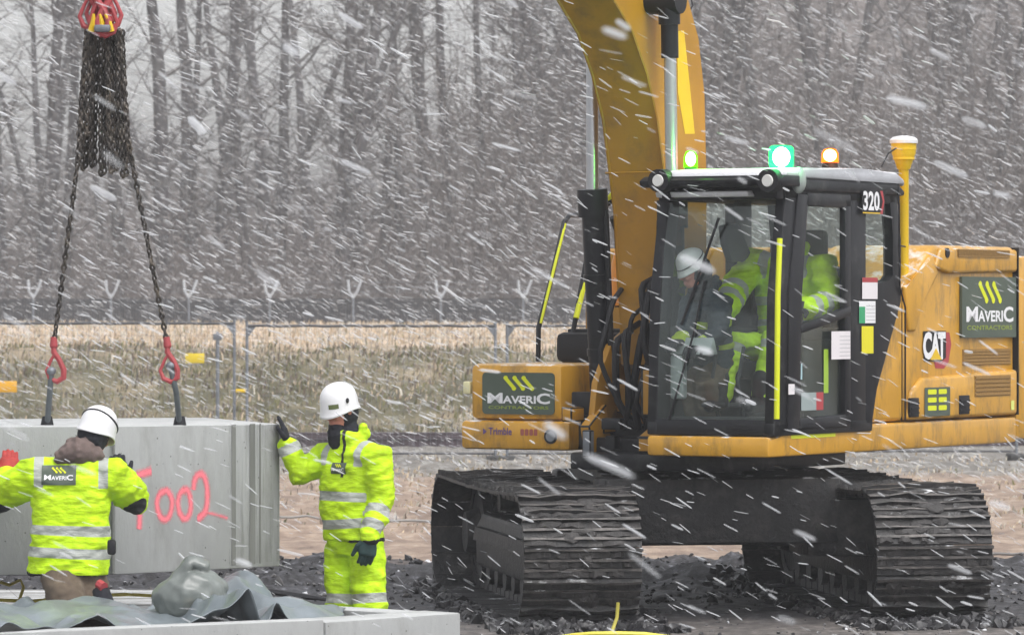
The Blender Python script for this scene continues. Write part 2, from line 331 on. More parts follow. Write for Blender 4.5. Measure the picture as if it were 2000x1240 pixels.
def ground_mat():
    m = bpy.data.materials.new('ground_mixed'); m.use_nodes = True; n = m.node_tree; L = n.links; b = n.nodes['Principled BSDF']
    tc = n.nodes.new('ShaderNodeTexCoord'); sp = n.nodes.new('ShaderNodeSeparateXYZ'); L.new(tc.outputs['Object'], sp.inputs[0])
    def nz(sc, st=(1, 1, 1), det=8, rg=0.65):
        mp = n.nodes.new('ShaderNodeMapping'); mp.inputs['Scale'].default_value = st; L.new(tc.outputs['Object'], mp.inputs[0])
        t = n.nodes.new('ShaderNodeTexNoise'); t.inputs['Scale'].default_value = sc; t.inputs['Detail'].default_value = det; t.inputs['Roughness'].default_value = rg
        L.new(mp.outputs[0], t.inputs['Vector']); return t.outputs['Fac']
    def ramp(f, pts):
        r = n.nodes.new('ShaderNodeValToRGB'); e = r.color_ramp.elements
        while len(e) < len(pts): e.new(0.5)
        for k, (p, c) in enumerate(pts): e[k].position = p; e[k].color = (*c, 1)
        L.new(f, r.inputs[0]); return r.outputs[0]
    # jittered distance along the site decides the ground cover and where track shade is painted
    wob = nz(0.35, (1, 1, 1), 5, 0.7)
    ad = n.nodes.new('ShaderNodeMath'); ad.operation = 'MULTIPLY_ADD'; L.new(wob, ad.inputs[0]); ad.inputs[1].default_value = 5.0; L.new(sp.outputs['Y'], ad.inputs[2])
    def step(a, c):
        r = n.nodes.new('ShaderNodeMapRange'); r.interpolation_type = 'SMOOTHSTEP'; r.inputs['From Min'].default_value = a + 2.5; r.inputs['From Max'].default_value = c + 2.5
        L.new(ad.outputs[0], r.inputs['Value']); return r.outputs[0]
    def mix(f, a, c):
        x = n.nodes.new('ShaderNodeMix'); x.data_type = 'RGBA'; L.new(f, x.inputs[0]); L.new(a, x.inputs[6]); L.new(c, x.inputs[7]); return x.outputs[2]
    mudgrey = ramp(nz(9, (1, 0.8, 1)), [(0.25, (0.035, 0.033, 0.033)), (0.48, (0.105, 0.095, 0.09)), (0.62, (0.19, 0.17, 0.16)), (0.8, (0.40, 0.40, 0.42))])
    mudblk_shade = ramp(nz(11), [(0.25, (0.008, 0.008, 0.010)), (0.50, (0.024, 0.023, 0.026)), (0.62, (0.07, 0.07, 0.08)), (0.75, (0.34, 0.35, 0.39))])  # black mud, its zone widened to paint in the shade around the tracks
    tan = ramp(nz(3.0, (1, 0.5, 1)), [(0.25, (0.10, 0.068, 0.052)), (0.45, (0.22, 0.155, 0.115)), (0.6, (0.35, 0.262, 0.195)), (0.8, (0.46, 0.40, 0.35))])
    ball = ramp(nz(4.0, (1, 0.4, 1)), [(0.3, (0.07, 0.065, 0.06)), (0.5, (0.17, 0.155, 0.135)), (0.7, (0.36, 0.35, 0.33))])
    bank = ramp(nz(0.9, (1, 0.8, 2.0)), [(0.28, (0.045, 0.038, 0.028)), (0.43, (0.09, 0.082, 0.038)), (0.56, (0.165, 0.138, 0.08)), (0.75, (0.36, 0.29, 0.20))])
    field = ramp(nz(0.8, (1, 0.3, 1)), [(0.3, (0.38, 0.285, 0.20)), (0.55, (0.53, 0.41, 0.30)), (0.75, (0.62, 0.53, 0.43))])
    wood = ramp(nz(0.5), [(0.3, (0.06, 0.050, 0.047)), (0.5, (0.10, 0.083, 0.077)), (0.7, (0.15, 0.125, 0.115))])
    c = mix(step(30.4, 31.6), mudgrey, mudblk_shade); c = mix(step(37.6, 38.6), c, tan); c = mix(step(56, 60), c, ball)
    c = mix(step(71.5, 73), c, bank); c = mix(step(77.5, 82), c, field); c = mix(step(136, 142), c, wood)
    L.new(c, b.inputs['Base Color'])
    rr = n.nodes.new('ShaderNodeMapRange'); rr.inputs['To Min'].default_value = 0.35; rr.inputs['To Max'].default_value = 0.95; L.new(nz(5), rr.inputs['Value']); L.new(rr.outputs[0], b.inputs['Roughness'])
    bp = n.nodes.new('ShaderNodeBump'); bp.inputs['Strength'].default_value = 0.7; bp.inputs['Distance'].default_value = 0.05; L.new(nz(14), bp.inputs['Height']); L.new(bp.outputs[0], b.inputs['Normal'])
    return m
GM = ground_mat()
def frange(a, b, s):
    n = max(1, int(round((b - a) / s))); return [a + (b - a) * k / n for k in range(n + 1)]
ys = frange(-12, 24, 2.0)[:-1] + frange(24, 45, 0.075)[:-1] + frange(45, 84, 0.35)[:-1] + frange(84, 150, 2)[:-1] + frange(150, 320, 4)
def xs_of(y):
    core = frange(-6.5, 6.5, 0.075) if y < 200 else frange(-6.5, 6.5, 0.075)
    return [-120, -80, -50, -35, -25, -18, -13, -10, -8] + core + [8, 10, 13, 18, 25, 35, 50, 80, 120]
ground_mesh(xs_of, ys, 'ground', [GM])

# loose mud clods and stones on the worked ground
_t = BM(); bmesh.ops.create_icosphere(_t, subdivisions=1, radius=1.0); _t.verts.index_update(); ICO_V = [v.co.copy() for v in _t.verts]; ICO_F = [tuple(v.index for v in f.verts) for f in _t.faces]; _t.free()
cv, cf, cm = [], [], []
rnd = random.Random(5)
for k in range(5200):
    if k % 3: y = rnd.uniform(33.0, 38.2); x = rnd.uniform(-6, 7); s = rnd.uniform(0.008, 0.024) * (2.0 if rnd.random() < 0.10 else 1)
    else: y = rnd.uniform(26, 34); x = rnd.uniform(-4, 6); s = rnd.uniform(0.006, 0.02)
    z = gh(x, y)
    Mx = Matrix.Translation((x, y, z + s * 0.2)) @ Matrix.Rotation(rnd.uniform(0, 6), 4, V((rnd.random(), rnd.random(), rnd.random())).normalized()) @ Matrix.Diagonal((s * rnd.uniform(0.7, 1.5), s, s * rnd.uniform(0.5, 0.9), 1))
    mi = 0 if rnd.random() < 0.66 else (1 if rnd.random() < 0.93 else 2); b0 = len(cv)
    for t in ICO_V: cv.append(Mx @ (t * rnd.uniform(0.72, 1.25)))
    for f in ICO_F: cf.append(tuple(b0 + i for i in f)); cm.append(mi)
MUDB = mat('mud_black', (0.022, 0.021, 0.024), 0.4, var=0.5, vscale=9, snow=0.2, bump=0.4)
MUDG = mat('mud_grey', (0.10, 0.095, 0.095), 0.6, var=0.4, vscale=9, snow=0.3)
me = bpy.data.meshes.new('mud_clods'); me.from_pydata(cv, [], cf); me.polygons.foreach_set('material_index', cm); me.update()
tag(link('mud_clods', me, [MUDB, MUDG, SNOWM]), 'loose wet black and grey mud clods and stones scattered over the churned ground', 'mud', kind='stuff')

cv, cf, cm = [], [], []
for k in range(4200):                            # spoil squeezed out round the tracks
    cx_, cy_ = (0.0, 0.0); sd = rnd.choice((-1.19, 1.19)); u_ = rnd.uniform(-2.4, 2.6); v_ = sd + rnd.choice((-1, 1)) * rnd.uniform(0.3, 0.62) if rnd.random() < 0.6 else sd + rnd.uniform(-.55, .55)
    if abs(v_ - sd) < 0.4: u_ = rnd.uniform(1.75, 2.7)
    c9, s9 = math.cos(R(-81)), math.sin(R(-81)); x = 1.30 + c9 * u_ - s9 * v_; y = 32.7 + s9 * u_ + c9 * v_; s = 0.008 + 0.045 * rnd.random() ** 2.5
    Mx = Matrix.Translation((x, y, gh(x, y) + s * 0.3)) @ Matrix.Rotation(rnd.uniform(0, 6), 4, V((rnd.random(), rnd.random(), rnd.random())).normalized()) @ Matrix.Diagonal((s * rnd.uniform(0.7, 1.6), s, s * rnd.uniform(0.5, 0.9), 1))
    b0 = len(cv)
    for t in ICO_V: cv.append(Mx @ (t * rnd.uniform(0.65, 1.3)))
    for f in ICO_F: cf.append(tuple(b0 + i for i in f)); cm.append(0 if s > 0.03 or rnd.random() < .8 else 1)
me = bpy.data.meshes.new('track_spoil'); me.from_pydata(cv, [], cf); me.polygons.foreach_set('material_index', cm); me.update()
tag(link('track_spoil', me, [MUDB, MUDG]), 'lumps of black mud squeezed out beside and in front of the excavator tracks', 'mud', kind='stuff')

# dead grass: bank and field
GR = [mat('grass_straw', (0.52, 0.41, 0.29), 0.9, var=0.2, vscale=1), mat('grass_olive', (0.17, 0.165, 0.07), 0.9, var=0.3, vscale=1),
      mat('grass_brown', (0.17, 0.13, 0.10), 0.9, var=0.3, vscale=1), mat('grass_pale', (0.56, 0.52, 0.44), 0.9, var=0.15, vscale=1)]
def blades(name, N, yr, xr_of, hr, wr, wts, label, seed, zf=gh):
    rs = np.random.RandomState(seed); vs = []; fs = []; mi = []
    cum = np.cumsum(wts)
    cl = [(rs.uniform(*yr), rs.uniform(-1, 1)) for _ in range(N // 14)]
    for k in range(N):
        c = cl[rs.randint(len(cl))]; y = c[0] + rs.normal(0, 0.16); x = c[1] * xr_of(c[0]) + rs.normal(0, 0.22)
        z = zf(x, y) - 0.02; h = rs.uniform(*hr) * (0.6 + 0.8 * rs.rand()); w = rs.uniform(*wr)
        a = rs.uniform(0, math.pi); dx, dy = math.cos(a) * w, math.sin(a) * w
        lx, ly = rs.normal(0.12, 0.3) * h, rs.normal(0, 0.3) * h
        b = len(vs)
        vs += [(x - dx, y - dy, z), (x + dx, y + dy, z), (x + dx * 0.8 + lx * 0.4, y + dy * 0.8 + ly * 0.4, z + h * 0.6), (x - dx * 0.8 + lx * 0.4, y - dy * 0.8 + ly * 0.4, z + h * 0.6), (x + lx, y + ly, z + h * (1 - 0.3 * abs(lx) / h))]
        fs += [(b, b + 1, b + 2, b + 3), (b + 3, b + 2, b + 4)]; q = int(np.searchsorted(cum, rs.rand() * cum[-1])); mi += [q, q]
    me = bpy.data.meshes.new(name); me.from_pydata(vs, [], fs); me.polygons.foreach_set('material_index', mi); me.update()
    return tag(link(name, me, GR, smooth=False), label, 'grass', kind='stuff')
blades('bank_grass', 30000, (72.5, 79.8), lambda y: y * 0.135 + 1, (0.05, 0.16), (0.006, 0.022), (2.0, 6, 5, 0.8), 'rough tufted winter grass in straw and olive covering the bank behind the mesh fence', 1)
blades('field_grass', 26000, (80, 134), lambda y: y * 0.13 + 1, (0.06, 0.17), (0.008, 0.03), (7, 0.4, 0.4, 3), 'pale straw-coloured dead grass on the open field below the far fence', 2)
blades('yard_grass', 9000, (43, 66), lambda y: y * 0.14 + 1, (0.02, 0.09), (0.006, 0.02), (5, 0.7, 2, 3), 'short flattened tan grass on the flat ground before the rail', 3)

# ------------------------------------------------------------------ the wood behind
def branch_pts(rs, p, d, L, n, wob):
    pts = [p]; d = d.normalized()
    for k in range(n):
        d = (d + V((rs.normal(0, wob), rs.normal(0, wob), rs.normal(0, wob) + 0.03))).normalized(); pts.append(pts[-1] + d * (L / n))
    return pts
def tree_mesh(seed, H, r0, fork):
    rs = np.random.RandomState(seed); tb = BM(); cb = BM()
    base = branch_pts(rs, V((0, 0, -0.5)), V((rs.normal(0, 0.04), rs.normal(0, 0.04), 1)), H, 9, 0.035)
    tube(tb, base, [r0 * (1 - 0.085 * k) for k in range(10)], 0, 7)
    mains = [(base, r0)]
    if fork:
        k = rs.randint(2, 4); s = rs.choice([-1, 1])
        f = branch_pts(rs, base[k], V((s * 0.42, rs.normal(0, 0.2), 1)), H * 0.7, 6, 0.05); tube(tb, f, [r0 * 0.6 * (1 - 0.13 * q) for q in range(7)], 0, 6); mains.append((f, r0 * 0.6))
    for pts, r in mains:
        for q in range(34):
            t = rs.uniform(0.12, 0.98) * (len(pts) - 1); i = int(t); p = pts[i].lerp(pts[min(i + 1, len(pts) - 1)], t - i)
            az = rs.uniform(0, 6.28); L = rs.uniform(1.2, 3.6) * (1.15 - 0.5 * t / len(pts))
            b = branch_pts(rs, p, V((math.cos(az), math.sin(az), rs.uniform(0.3, 1.3))), L, 4, 0.13)
            rb = r * rs.uniform(0.10, 0.24); tube(cb, b, [rb * (1 - 0.2 * k) for k in range(5)], 0, 4, False)
            for w in range(11):
                j = rs.uniform(0.8, 3.9); i = int(j); p2 = b[i].lerp(b[min(i + 1, 4)], j - i); az = rs.uniform(0, 6.28)
                tw = branch_pts(rs, p2, V((math.cos(az), math.sin(az), rs.uniform(-0.3, 1.2))), rs.uniform(0.5, 1.5), 2, 0.2)
                tube(cb, tw, [rs.uniform(0.012, 0.022), 0.013, 0.006], 0, 3, False)
    out = []
    for nm, b in (('trunk', tb), ('crown', cb)):
        me = bpy.data.meshes.new(nm); b.to_mesh(me); b.free(); me.materials.append(BARK if nm == 'trunk' else TWIG); out.append(me)
    return out
TREES = [tree_mesh(11, 21, 0.40, False), tree_mesh(12, 19, 0.32, True), tree_mesh(13, 22, 0.44, True), tree_mesh(14, 18, 0.24, False), tree_mesh(15, 20, 0.28, False), tree_mesh(16, 19, 0.36, True)]
def tree(x, y, k, sc, rz, label):
    t = empty('bare_tree', (x, y, gh(x, y) - 0.2), rz, label, 'tree', 'bare trees of the wood behind the far fence'); t.scale = (sc, sc, sc)
    for nm, me in zip(('trunk', 'crown'), TREES[k]):
        o = bpy.data.objects.new(nm, me); COL.objects.link(o); o.parent = t
rs = np.random.RandomState(21)
front = [(15, 3), (70, 0), (118, 4), (250, 0), (318, 2), (355, 3), (425, 0), (492, 4), (545, 1), (648, 0), (664, 5), (708, 3), (745, 4), (792, 3), (845, 0), (900, 4), (960, 3)]
FL = {15: 'bare tree with forked trunk at the very left edge of the picture', 70: 'bare tree with thick straight trunk, second from the left edge', 118: 'thin bare tree just left of the hanging chain bundle', 250: 'stout bare tree just right of the hanging chain bundle', 318: 'forked bare tree a little right of the chain bundle', 355: 'slim bare tree in the middle of the gap right of the chains', 425: 'thick straight bare tree left of the leaning fork', 492: 'thin bare tree beside the leaning forked tree', 545: 'leaning forked bare tree above the space between the chains and the standing worker',
 648: 'straight bare tree left of the bright sky gap above the standing worker', 664: 'forked bare tree above the standing worker', 708: 'slim bare tree right of the bright sky gap', 745: 'thin bare tree between two narrow sky gaps', 792: 'thin bare tree at the last sky gap before the dense scrub', 845: 'thick bare tree where the dense scrub begins', 900: 'thin bare tree halfway between the sky gaps and the boom', 960: 'slim bare tree nearest the boom on its left'}
for px, k in front:
    d = rs.uniform(165, 185); tree((px - 1000) / FPX * d, d, k, rs.uniform(0.9, 1.1), rs.uniform(0, 6.28), FL[px])
for k in range(34):
    d = rs.uniform(172, 200); x = rs.uniform(-1.0, d * 0.115 + 6); tree(x, d, rs.randint(6), rs.uniform(0.8, 1.1), rs.uniform(0, 6.28), 'leafless grey tree merging into the dense wood behind the excavator')
for k in range(16):
    d = rs.uniform(190, 225); x = rs.uniform(-d * 0.14 - 4, -1.0); tree(x, d, rs.randint(6), rs.uniform(0.8, 1.0), rs.uniform(0, 6.28), 'leafless grey tree deep in the wood at the left, behind the first trunks')
for x in (-27, -31, -36, 30, 34, 39):
    tree(x, rs.uniform(168, 190), rs.randint(6), 1.0, rs.uniform(0, 6.28), 'leafless grey tree at the outer edge of the wood')
# undergrowth: saplings and brush, a mass
def thicket(name, N, yr, xr, hr, seed, label, r=(0.014, 0.03)):
    rs = np.random.RandomState(seed); vs = []; fs = []; YV = V((0.3, 1, 0.2))
    def strip(p, q, r1, r2):
        p = V(p); q = V(q); d = q - p; a = d.cross(YV).normalized(); c = d.cross(a).normalized(); b = len(vs); c1 = c * 0.866
        for t in (a, a * -0.5 + c1, a * -0.5 - c1): vs.append(p + t * r1)
        for t in (a, a * -0.5 + c1, a * -0.5 - c1): vs.append(q + t * r2)
        fs.extend([(b, b + 1, b + 4, b + 3), (b + 1, b + 2, b + 5, b + 4), (b + 2, b, b + 3, b + 5)])
    for k in range(N):
        y = rs.uniform(*yr); x = rs.uniform(*xr); h = rs.uniform(*hr) * rs.uniform(0.6, 1.15); z = gh(x, y) - 0.1
        p = np.array((x, y, z)); d = np.array((rs.normal(0, 0.16), rs.normal(0, 0.16), 1.0)); rr = rs.uniform(*r)
        pts = [p]
        for s in range(3):
            d = d + np.array((rs.normal(0, 0.13), rs.normal(0, 0.13), 0)); pts.append(pts[-1] + d / np.linalg.norm(d) * h / 3)
        for s in range(3): strip(pts[s], pts[s + 1], rr * (1 - 0.27 * s), rr * (1 - 0.27 * (s + 1)))
        for w in range(6):
            s = rs.randint(0, 3); t = rs.rand(); q = pts[s] * (1 - t) + pts[s + 1] * t; a = rs.uniform(0, 6.28); l = rs.uniform(0.4, 1.6)
            strip(q, q + np.array((math.cos(a) * 0.7, math.sin(a) * 0.7, rs.uniform(0.1, 1.1))) * l, 0.014, 0.006)
    me = bpy.data.meshes.new(name); me.from_pydata([tuple(v) for v in vs], [], fs); me.update()
    return tag(link(name, me, [BRUSH], smooth=False), label, 'thicket', kind='stuff')
thicket('undergrowth', 7500, (156, 200), (-30, 30), (2.0, 6.0), 31, 'dense leafless brush and saplings filling the foot of the wood')
thicket('hillside_brush', 8000, (200, 262), (-38, 42), (3, 6), 32, 'far leafless scrub covering the rising ground inside the wood', (0.02, 0.045))
thicket('tall_scrub', 4500, (165, 205), (-3, 30), (8, 15), 33, 'tall tangled leafless scrub behind the excavator, closing off the sky', (0.02, 0.05))

# ------------------------------------------------------------------ far security fence
FY = 145.0
fe = empty('security_fence', (0, FY, 0), 0, 'dark security fence with pale forked wire arms along the far edge of the field', 'fence')
bm = BM()
x = -30.0
while x < 30: box(bm, (x, 0, 1.2), (0.078, 0.02, 2.4)); x += 0.088
for z in (0.4, 1.2, 2.0, 2.28): box(bm, (0, 0.03, z), (60, 0.03, 0.06))
obj('palisade_panel', bm, [mat('fence_dark', (0.022, 0.023, 0.028), 0.7, var=0.3)], fe)
PALE = mat('arm_pale', (0.55, 0.57, 0.60), 0.5)
x = -1000
pxs = [-90, 65, 217, 369, 527, 690, 861, 1022, 1180, 1340, 1500, 1660, 1820, 1980, 2130]
pm = None
for px in pxs:
    X = (px - 1000) / FPX * FY
    if pm is None:
        b = BM(); box(b, (0, -0.04, 1.2), (0.07, 0.07, 2.4), 0); box(b, (0, -0.04, 2.42), (0.07, 0.05, 0.25), 1)
        pm = obj('post', b, [STL, PALE], fe); pm.location.x = X
        b = BM()
        for sx in (-1, 1): tube(b, [(0, -0.04, 2.42), (sx * 0.13, -0.04, 2.62), (sx * 0.21 + 0.05, -0.04, 2.98)], 0.042, 0, 5)
        am = obj('forked_arm', b, [PALE], pm)
    else:
        o = pm.copy(); COL.objects.link(o); o.parent = fe; o.location.x = X
        a = am.copy(); COL.objects.link(a); a.parent = o
b = BM()
for z, dx in ((2.6, 0), (2.75, 0), (2.9, 0)): tube(b, [(-30, -0.2, z), (30, -0.2, z)], 0.006, 0, 3)
obj('barbed_wire', b, [STL], fe)

# ------------------------------------------------------------------ rail, cable on the ground, mesh fence panels
bm = BM()
for z0, z1, w in ((0.0, 0.02, 0.14), (0.02, 0.12, 0.03), (0.12, 0.165, 0.075)): box2(bm, (-22, 70 - w / 2, z0), (22, 70 + w / 2, z1))
box2(bm, (-22, 70.6, 0.0), (22, 70.9, 0.20))
tag(obj('rail', bm, [mat('rail_rust', (0.065, 0.045, 0.055), 0.7, var=0.4, vscale=2, snow=0.2)]), 'long dark rusty rail lying along the foot of the grassy bank', 'rail')
bm = BM()
pts = []
for k in range(80):
    px = -150 + k * 30; py = 1010 + (px - 548) * (75 / 1412.0) + 2 * math.sin(k * 0.9)
    d = 2.07 * FPX / (py - 600); q = P(px, py, d); pts.append((q.x, q.y, gh(q.x, q.y) + 0.05))
tube(bm, pts, 0.013, 0, 6)
tag(obj('cable', bm, [mat('cable_pale', (0.32, 0.31, 0.30), 0.6)]), 'thin pale cable lying across the tan ground behind the worker and the tracks', 'cable')

HW = 3.45
def fence_panel(xc, y, tilt, label):
    f = empty('mesh_fence', (xc, y, gh(xc, y) - 0.04), R(tilt), label, 'mesh fence', 'temporary mesh fence panels')
    w = HW / 2
    for s in (-1, 1): b = BM(); tube(b, [(s * w, 0, 0.02), (s * w, 0, 1.99)], 0.021, 0, 8); obj('upright', b, [STL], f)
    b = BM()
    tube(b, [(-w, 0, 1.93)] + [(-w + HW * k / 16, 0, 1.93 + 0.006 * math.sin(k * 2.1)) for k in range(1, 16)] + [(w, 0, 1.93)], 0.021, 0, 6); obj('top_rail', b, [mat('fence_top_dark', (0.05, 0.052, 0.06), 0.5)], f); b = BM()
    tube(b, [(-w, 0, 0.16), (w, 0, 0.16)], 0.017, 0, 6); obj('bottom_rail', b, [mat('fence_top_dark', (0.05, 0.052, 0.06), 0.5)], f)
    b = BM()
    for k in range(1, 46):
        x = -w + HW * k / 46; tube(b, [(x, 0.01, 0.16), (x, 0.01, 1.93)], 0.0022, 0, 3, False)
    for k in range(1, 9): tube(b, [(-w, 0.01, 0.16 + k * 0.2), (w, 0.01, 0.16 + k * 0.2)], 0.0022, 0, 3, False)
    obj('wire_mesh', b, [STL], f)
    for s in (-1, 1):
        b = BM(); box(b, (s * w, 0, 0.06), (0.24, 0.66, 0.13), 0, 0.03); obj('foot_block', b, [mat('foot_rubber', (0.05, 0.05, 0.05), 0.9)], f)
    for s in (-1, 1): b = BM(); prism(b, [(s * w, 1.93), (s * (w - 0.13), 1.93), (s * w, 1.75)], -0.006, 0.006); obj('corner_gusset', b, [STL], f)
    return f
FD = 64.0
fx = lambda px: (px - 1000) / FPX * FD
fence_panel((fx(-32) + fx(462)) / 2 , FD, 0.3, 'mesh fence panel behind the hanging concrete block, with the yellow plate')
fence_panel((fx(480) + fx(970)) / 2, FD, 0, 'mesh fence panel behind the standing worker in the white helmet')
fence_panel((fx(988) + fx(1478)) / 2, FD, 0, 'mesh fence panel behind the left storage box of the excavator')
fence_panel((fx(1498) + fx(1988)) / 2, FD, 0, 'mesh fence panel hidden mostly behind the excavator cab and tracks')
bm = BM(); q = P(425, 655, 63.4)
tube(bm, [(q.x, q.y, gh(q.x, q.y)), (q.x, q.y, q.z + 0.02), (q.x - 0.02, q.y + 0.3, q.z + 0.03)], 0.026, 0, 8)
box(bm, (q.x, q.y, q.z - 0.02), (0.12, 0.06, 0.09), 0, 0.01)
tag(obj('brace_post', bm, [STL]), 'single steel brace post standing just left of the pair of fence uprights', 'post')
bm = BM(); q = P(470, 763, 63.8); box(bm, q, (0.14, 0.08, 0.05), 0, 0.015)
tag(obj('fence_clip', bm, [YBRI]), 'small yellow clip joining the two neighbouring fence uprights', 'clip')
for px0, px1, py0, py1, m, lb in ((362, 399, 690, 709, mat('plate_yellow', (0.80, 0.60, 0.03), 0.5), 'yellow blank plate on the fence right of the right-hand hook'), (-30, 33, 744, 766, mat('plate_orange', (0.78, 0.40, 0.02), 0.5), 'orange-yellow blank plate on the fence at the left edge')):
    a = P(px0, py1, FD - 0.1); c = P(px1, py0, FD - 0.08); bm = BM(); box2(bm, a, c, 0, 0.004)
    tag(obj('sign_plate', bm, [m]), lb, 'sign')

# ------------------------------------------------------------------ hanging concrete block
CA = P(225, 832, 27.9); CB = P(547, 834, 29.15); CL = P(-260, 832, 27.75)
blk_top = CA.z; Hh = 0.90
def off(p, v): return V((p.x + v[0], p.y + v[1]))
foot = [(CL.x, CL.y), (CA.x, CA.y), (CB.x, CB.y), (CB.x - 0.55, CB.y + 1.25), (CL.x - 0.1, CL.y + 1.75)]
base = V((CA.x, CA.y, CA.z - Hh))
bm = BM()
prism(bm, foot, CA.z - Hh, CA.z, 0, 0.012, plane='XY')
for v in bm.verts:                               # hangs very slightly down to the right
    v.co.z -= 0.02 * max(0, (v.co.x - CA.x))
bmesh.ops.recalc_face_normals(bm, faces=bm.faces)
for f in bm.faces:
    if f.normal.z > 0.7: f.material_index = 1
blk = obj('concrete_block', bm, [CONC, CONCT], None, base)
tag(blk, 'large grey precast concrete block hanging from the chains, pink sprayed marking on its face', 'concrete block')
# faces' own frame: along A->B
ab = (V((CB.x, CB.y, 0)) - V((CA.x, CA.y, 0))); Lb = ab.length; abn = ab.normalized(); nrm = V((abn.y, -abn.x, 0))
MB_ = Matrix(((abn.x, 0, nrm.x, CA.x), (abn.y, 0, nrm.y, CA.y), (0, 1, 0, CA.z - Hh), (0, 0, 0, 1)))    # x along, y up, z out
def bxy(px, py):                                 # image pixel back-projected onto that face
    k = (px - 1000) / FPX; t = (k * CA.y - CA.x) / (abn.x - k * abn.y); d = CA.y + t * abn.y
    return t, CAM_H - (py - 600) / FPX * d - (CA.z - Hh)
for pa, pb in ((452, 460), (487, 498), (506, 509), (217, 224)):
    t0, t1 = bxy(pa, 900)[0], bxy(pb, 900)[0]; M = MB_
    bm = BM()
    if pa < 225: t0, t1 = -0.028, -0.008
    addv(bm, M, [(t0, 0.01, 0.003), (t1, 0.01, 0.003), (t1, Hh - 0.012, 0.003), (t0, Hh - 0.012, 0.003)], [(0, 1, 2, 3)]); obj('damp_groove', bm, [CONCD], blk, base)
STAIN = bpy.data.materials.new('damp_stain'); STAIN.use_nodes = True
n = STAIN.node_tree; b_ = n.nodes['Principled BSDF']; b_.inputs['Base Color'].default_value = (0.24, 0.245, 0.235, 1); b_.inputs['Roughness'].default_value = 0.6
tc = n.nodes.new('ShaderNodeTexCoord'); mp = n.nodes.new('ShaderNodeMapping'); mp.inputs['Scale'].default_value = (9, 9, 0.6); t_ = n.nodes.new('ShaderNodeTexNoise'); t_.inputs['Scale'].default_value = 3; t_.inputs['Detail'].default_value = 6
mr = n.nodes.new('ShaderNodeMapRange'); mr.inputs['From Min'].default_value = 0.48; mr.inputs['From Max'].default_value = 0.80; mr.inputs['To Max'].default_value = 0.42
n.links.new(tc.outputs['Object'], mp.inputs[0]); n.links.new(mp.outputs[0], t_.inputs['Vector']); n.links.new(t_.outputs['Fac'], mr.inputs['Value']); n.links.new(mr.outputs[0], b_.inputs['Alpha'])
bm = BM(); t0 = bxy(446, 900)[0]; t1 = bxy(545, 900)[0]
addv(bm, MB_, [(t0, 0.015, 0.0015), (t1, 0.015, 0.0015), (t1, Hh - 0.015, 0.0015), (t0, Hh - 0.015, 0.0015)], [(0, 1, 2, 3)])
obj('damp_stain', bm, [STAIN], blk, base)
# sprayed marking
SPRAY = bpy.data.materials.new('pink_spray'); SPRAY.use_nodes = True
n = SPRAY.node_tree; b_ = n.nodes['Principled BSDF']; b_.inputs['Base Color'].default_value = (0.95, 0.20, 0.25, 1); b_.inputs['Roughness'].default_value = 0.8
at = n.nodes.new('ShaderNodeAttribute'); at.attribute_name = 'ink'; tc = n.nodes.new('ShaderNodeTexCoord'); t_ = n.nodes.new('ShaderNodeTexNoise'); t_.inputs['Scale'].default_value = 60
n.links.new(tc.outputs['Object'], t_.inputs['Vector'])
mm = n.nodes.new('ShaderNodeMath'); mm.operation = 'MULTIPLY_ADD'; mm.inputs[1].default_value = 0.5; n.links.new(t_.outputs['Fac'], mm.inputs[0]); n.links.new(at.outputs['Fac'], mm.inputs[2])
mr = n.nodes.new('ShaderNodeMapRange'); mr.inputs['From Min'].default_value = 0.30; mr.inputs['From Max'].default_value = 1.15; mr.inputs['To Max'].default_value = 0.88
n.links.new(mm.outputs[0], mr.inputs['Value']); n.links.new(mr.outputs[0], b_.inputs['Alpha'])
def spray_stroke(vs, fs, ink, pts, w, str_=1.0):
    q = [V(bxy(*p)).to_3d() for p in pts]; sm = []
    for i in range(len(q) - 1):
        p0 = q[max(i - 1, 0)]; p1 = q[i]; p2 = q[i + 1]; p3 = q[min(i + 2, len(q) - 1)]
        for s in range(6):
            t = s / 6; sm.append(0.5 * ((2 * p1) + (p2 - p0) * t + (2 * p0 - 5 * p1 + 4 * p2 - p3) * t * t + (3 * p1 - p0 - 3 * p2 + p3) * t ** 3))
    sm.append(q[-1]); rows = []
    for i, p in enumerate(sm):
        d = (sm[min(i + 1, len(sm) - 1)] - sm[max(i - 1, 0)]).normalized(); nn = V((-d.y, d.x, 0)); b = len(vs)
        e = 0.15 if i in (0, len(sm) - 1) else 1.0
        for u, k in ((-1, 0.0), (-0.55, 0.42), (0, 1.0), (0.55, 0.42), (1, 0.0)):
            c = MB_ @ V((p.x + nn.x * u * w, p.y + nn.y * u * w, 0.0025 + i * 0.00002)); vs.append(tuple(c - base)); ink.append(k * e * str_)
        rows.append(b)
    for a, c in zip(rows, rows[1:]):
        for k in range(4): fs.append((a + k, a + k + 1, c + k + 1, c + k))
vs, fs, ink = [], [], []
spray_stroke(vs, fs, ink, [(255, 962), (262, 935), (268, 928), (280, 924), (296, 919)], 0.040)
spray_stroke(vs, fs, ink, [(267, 928), (269, 955), (272, 985), (272, 1015), (271, 1034)], 0.038)
spray_stroke(vs, fs, ink, [(322, 958), (312, 964), (306, 980), (309, 1000), (317, 1013), (327, 1011), (334, 995), (335, 975), (328, 960), (320, 957)], 0.036)
spray_stroke(vs, fs, ink, [(361, 955), (352, 962), (347, 980), (350, 1000), (358, 1012), (367, 1008), (372, 990), (370, 968), (364, 956), (358, 957)], 0.036)
spray_stroke(vs, fs, ink, [(377, 957), (379, 940), (385, 928), (394, 926), (401, 938), (404, 958), (404, 980), (400, 998), (390, 1010), (384, 1013)], 0.038)
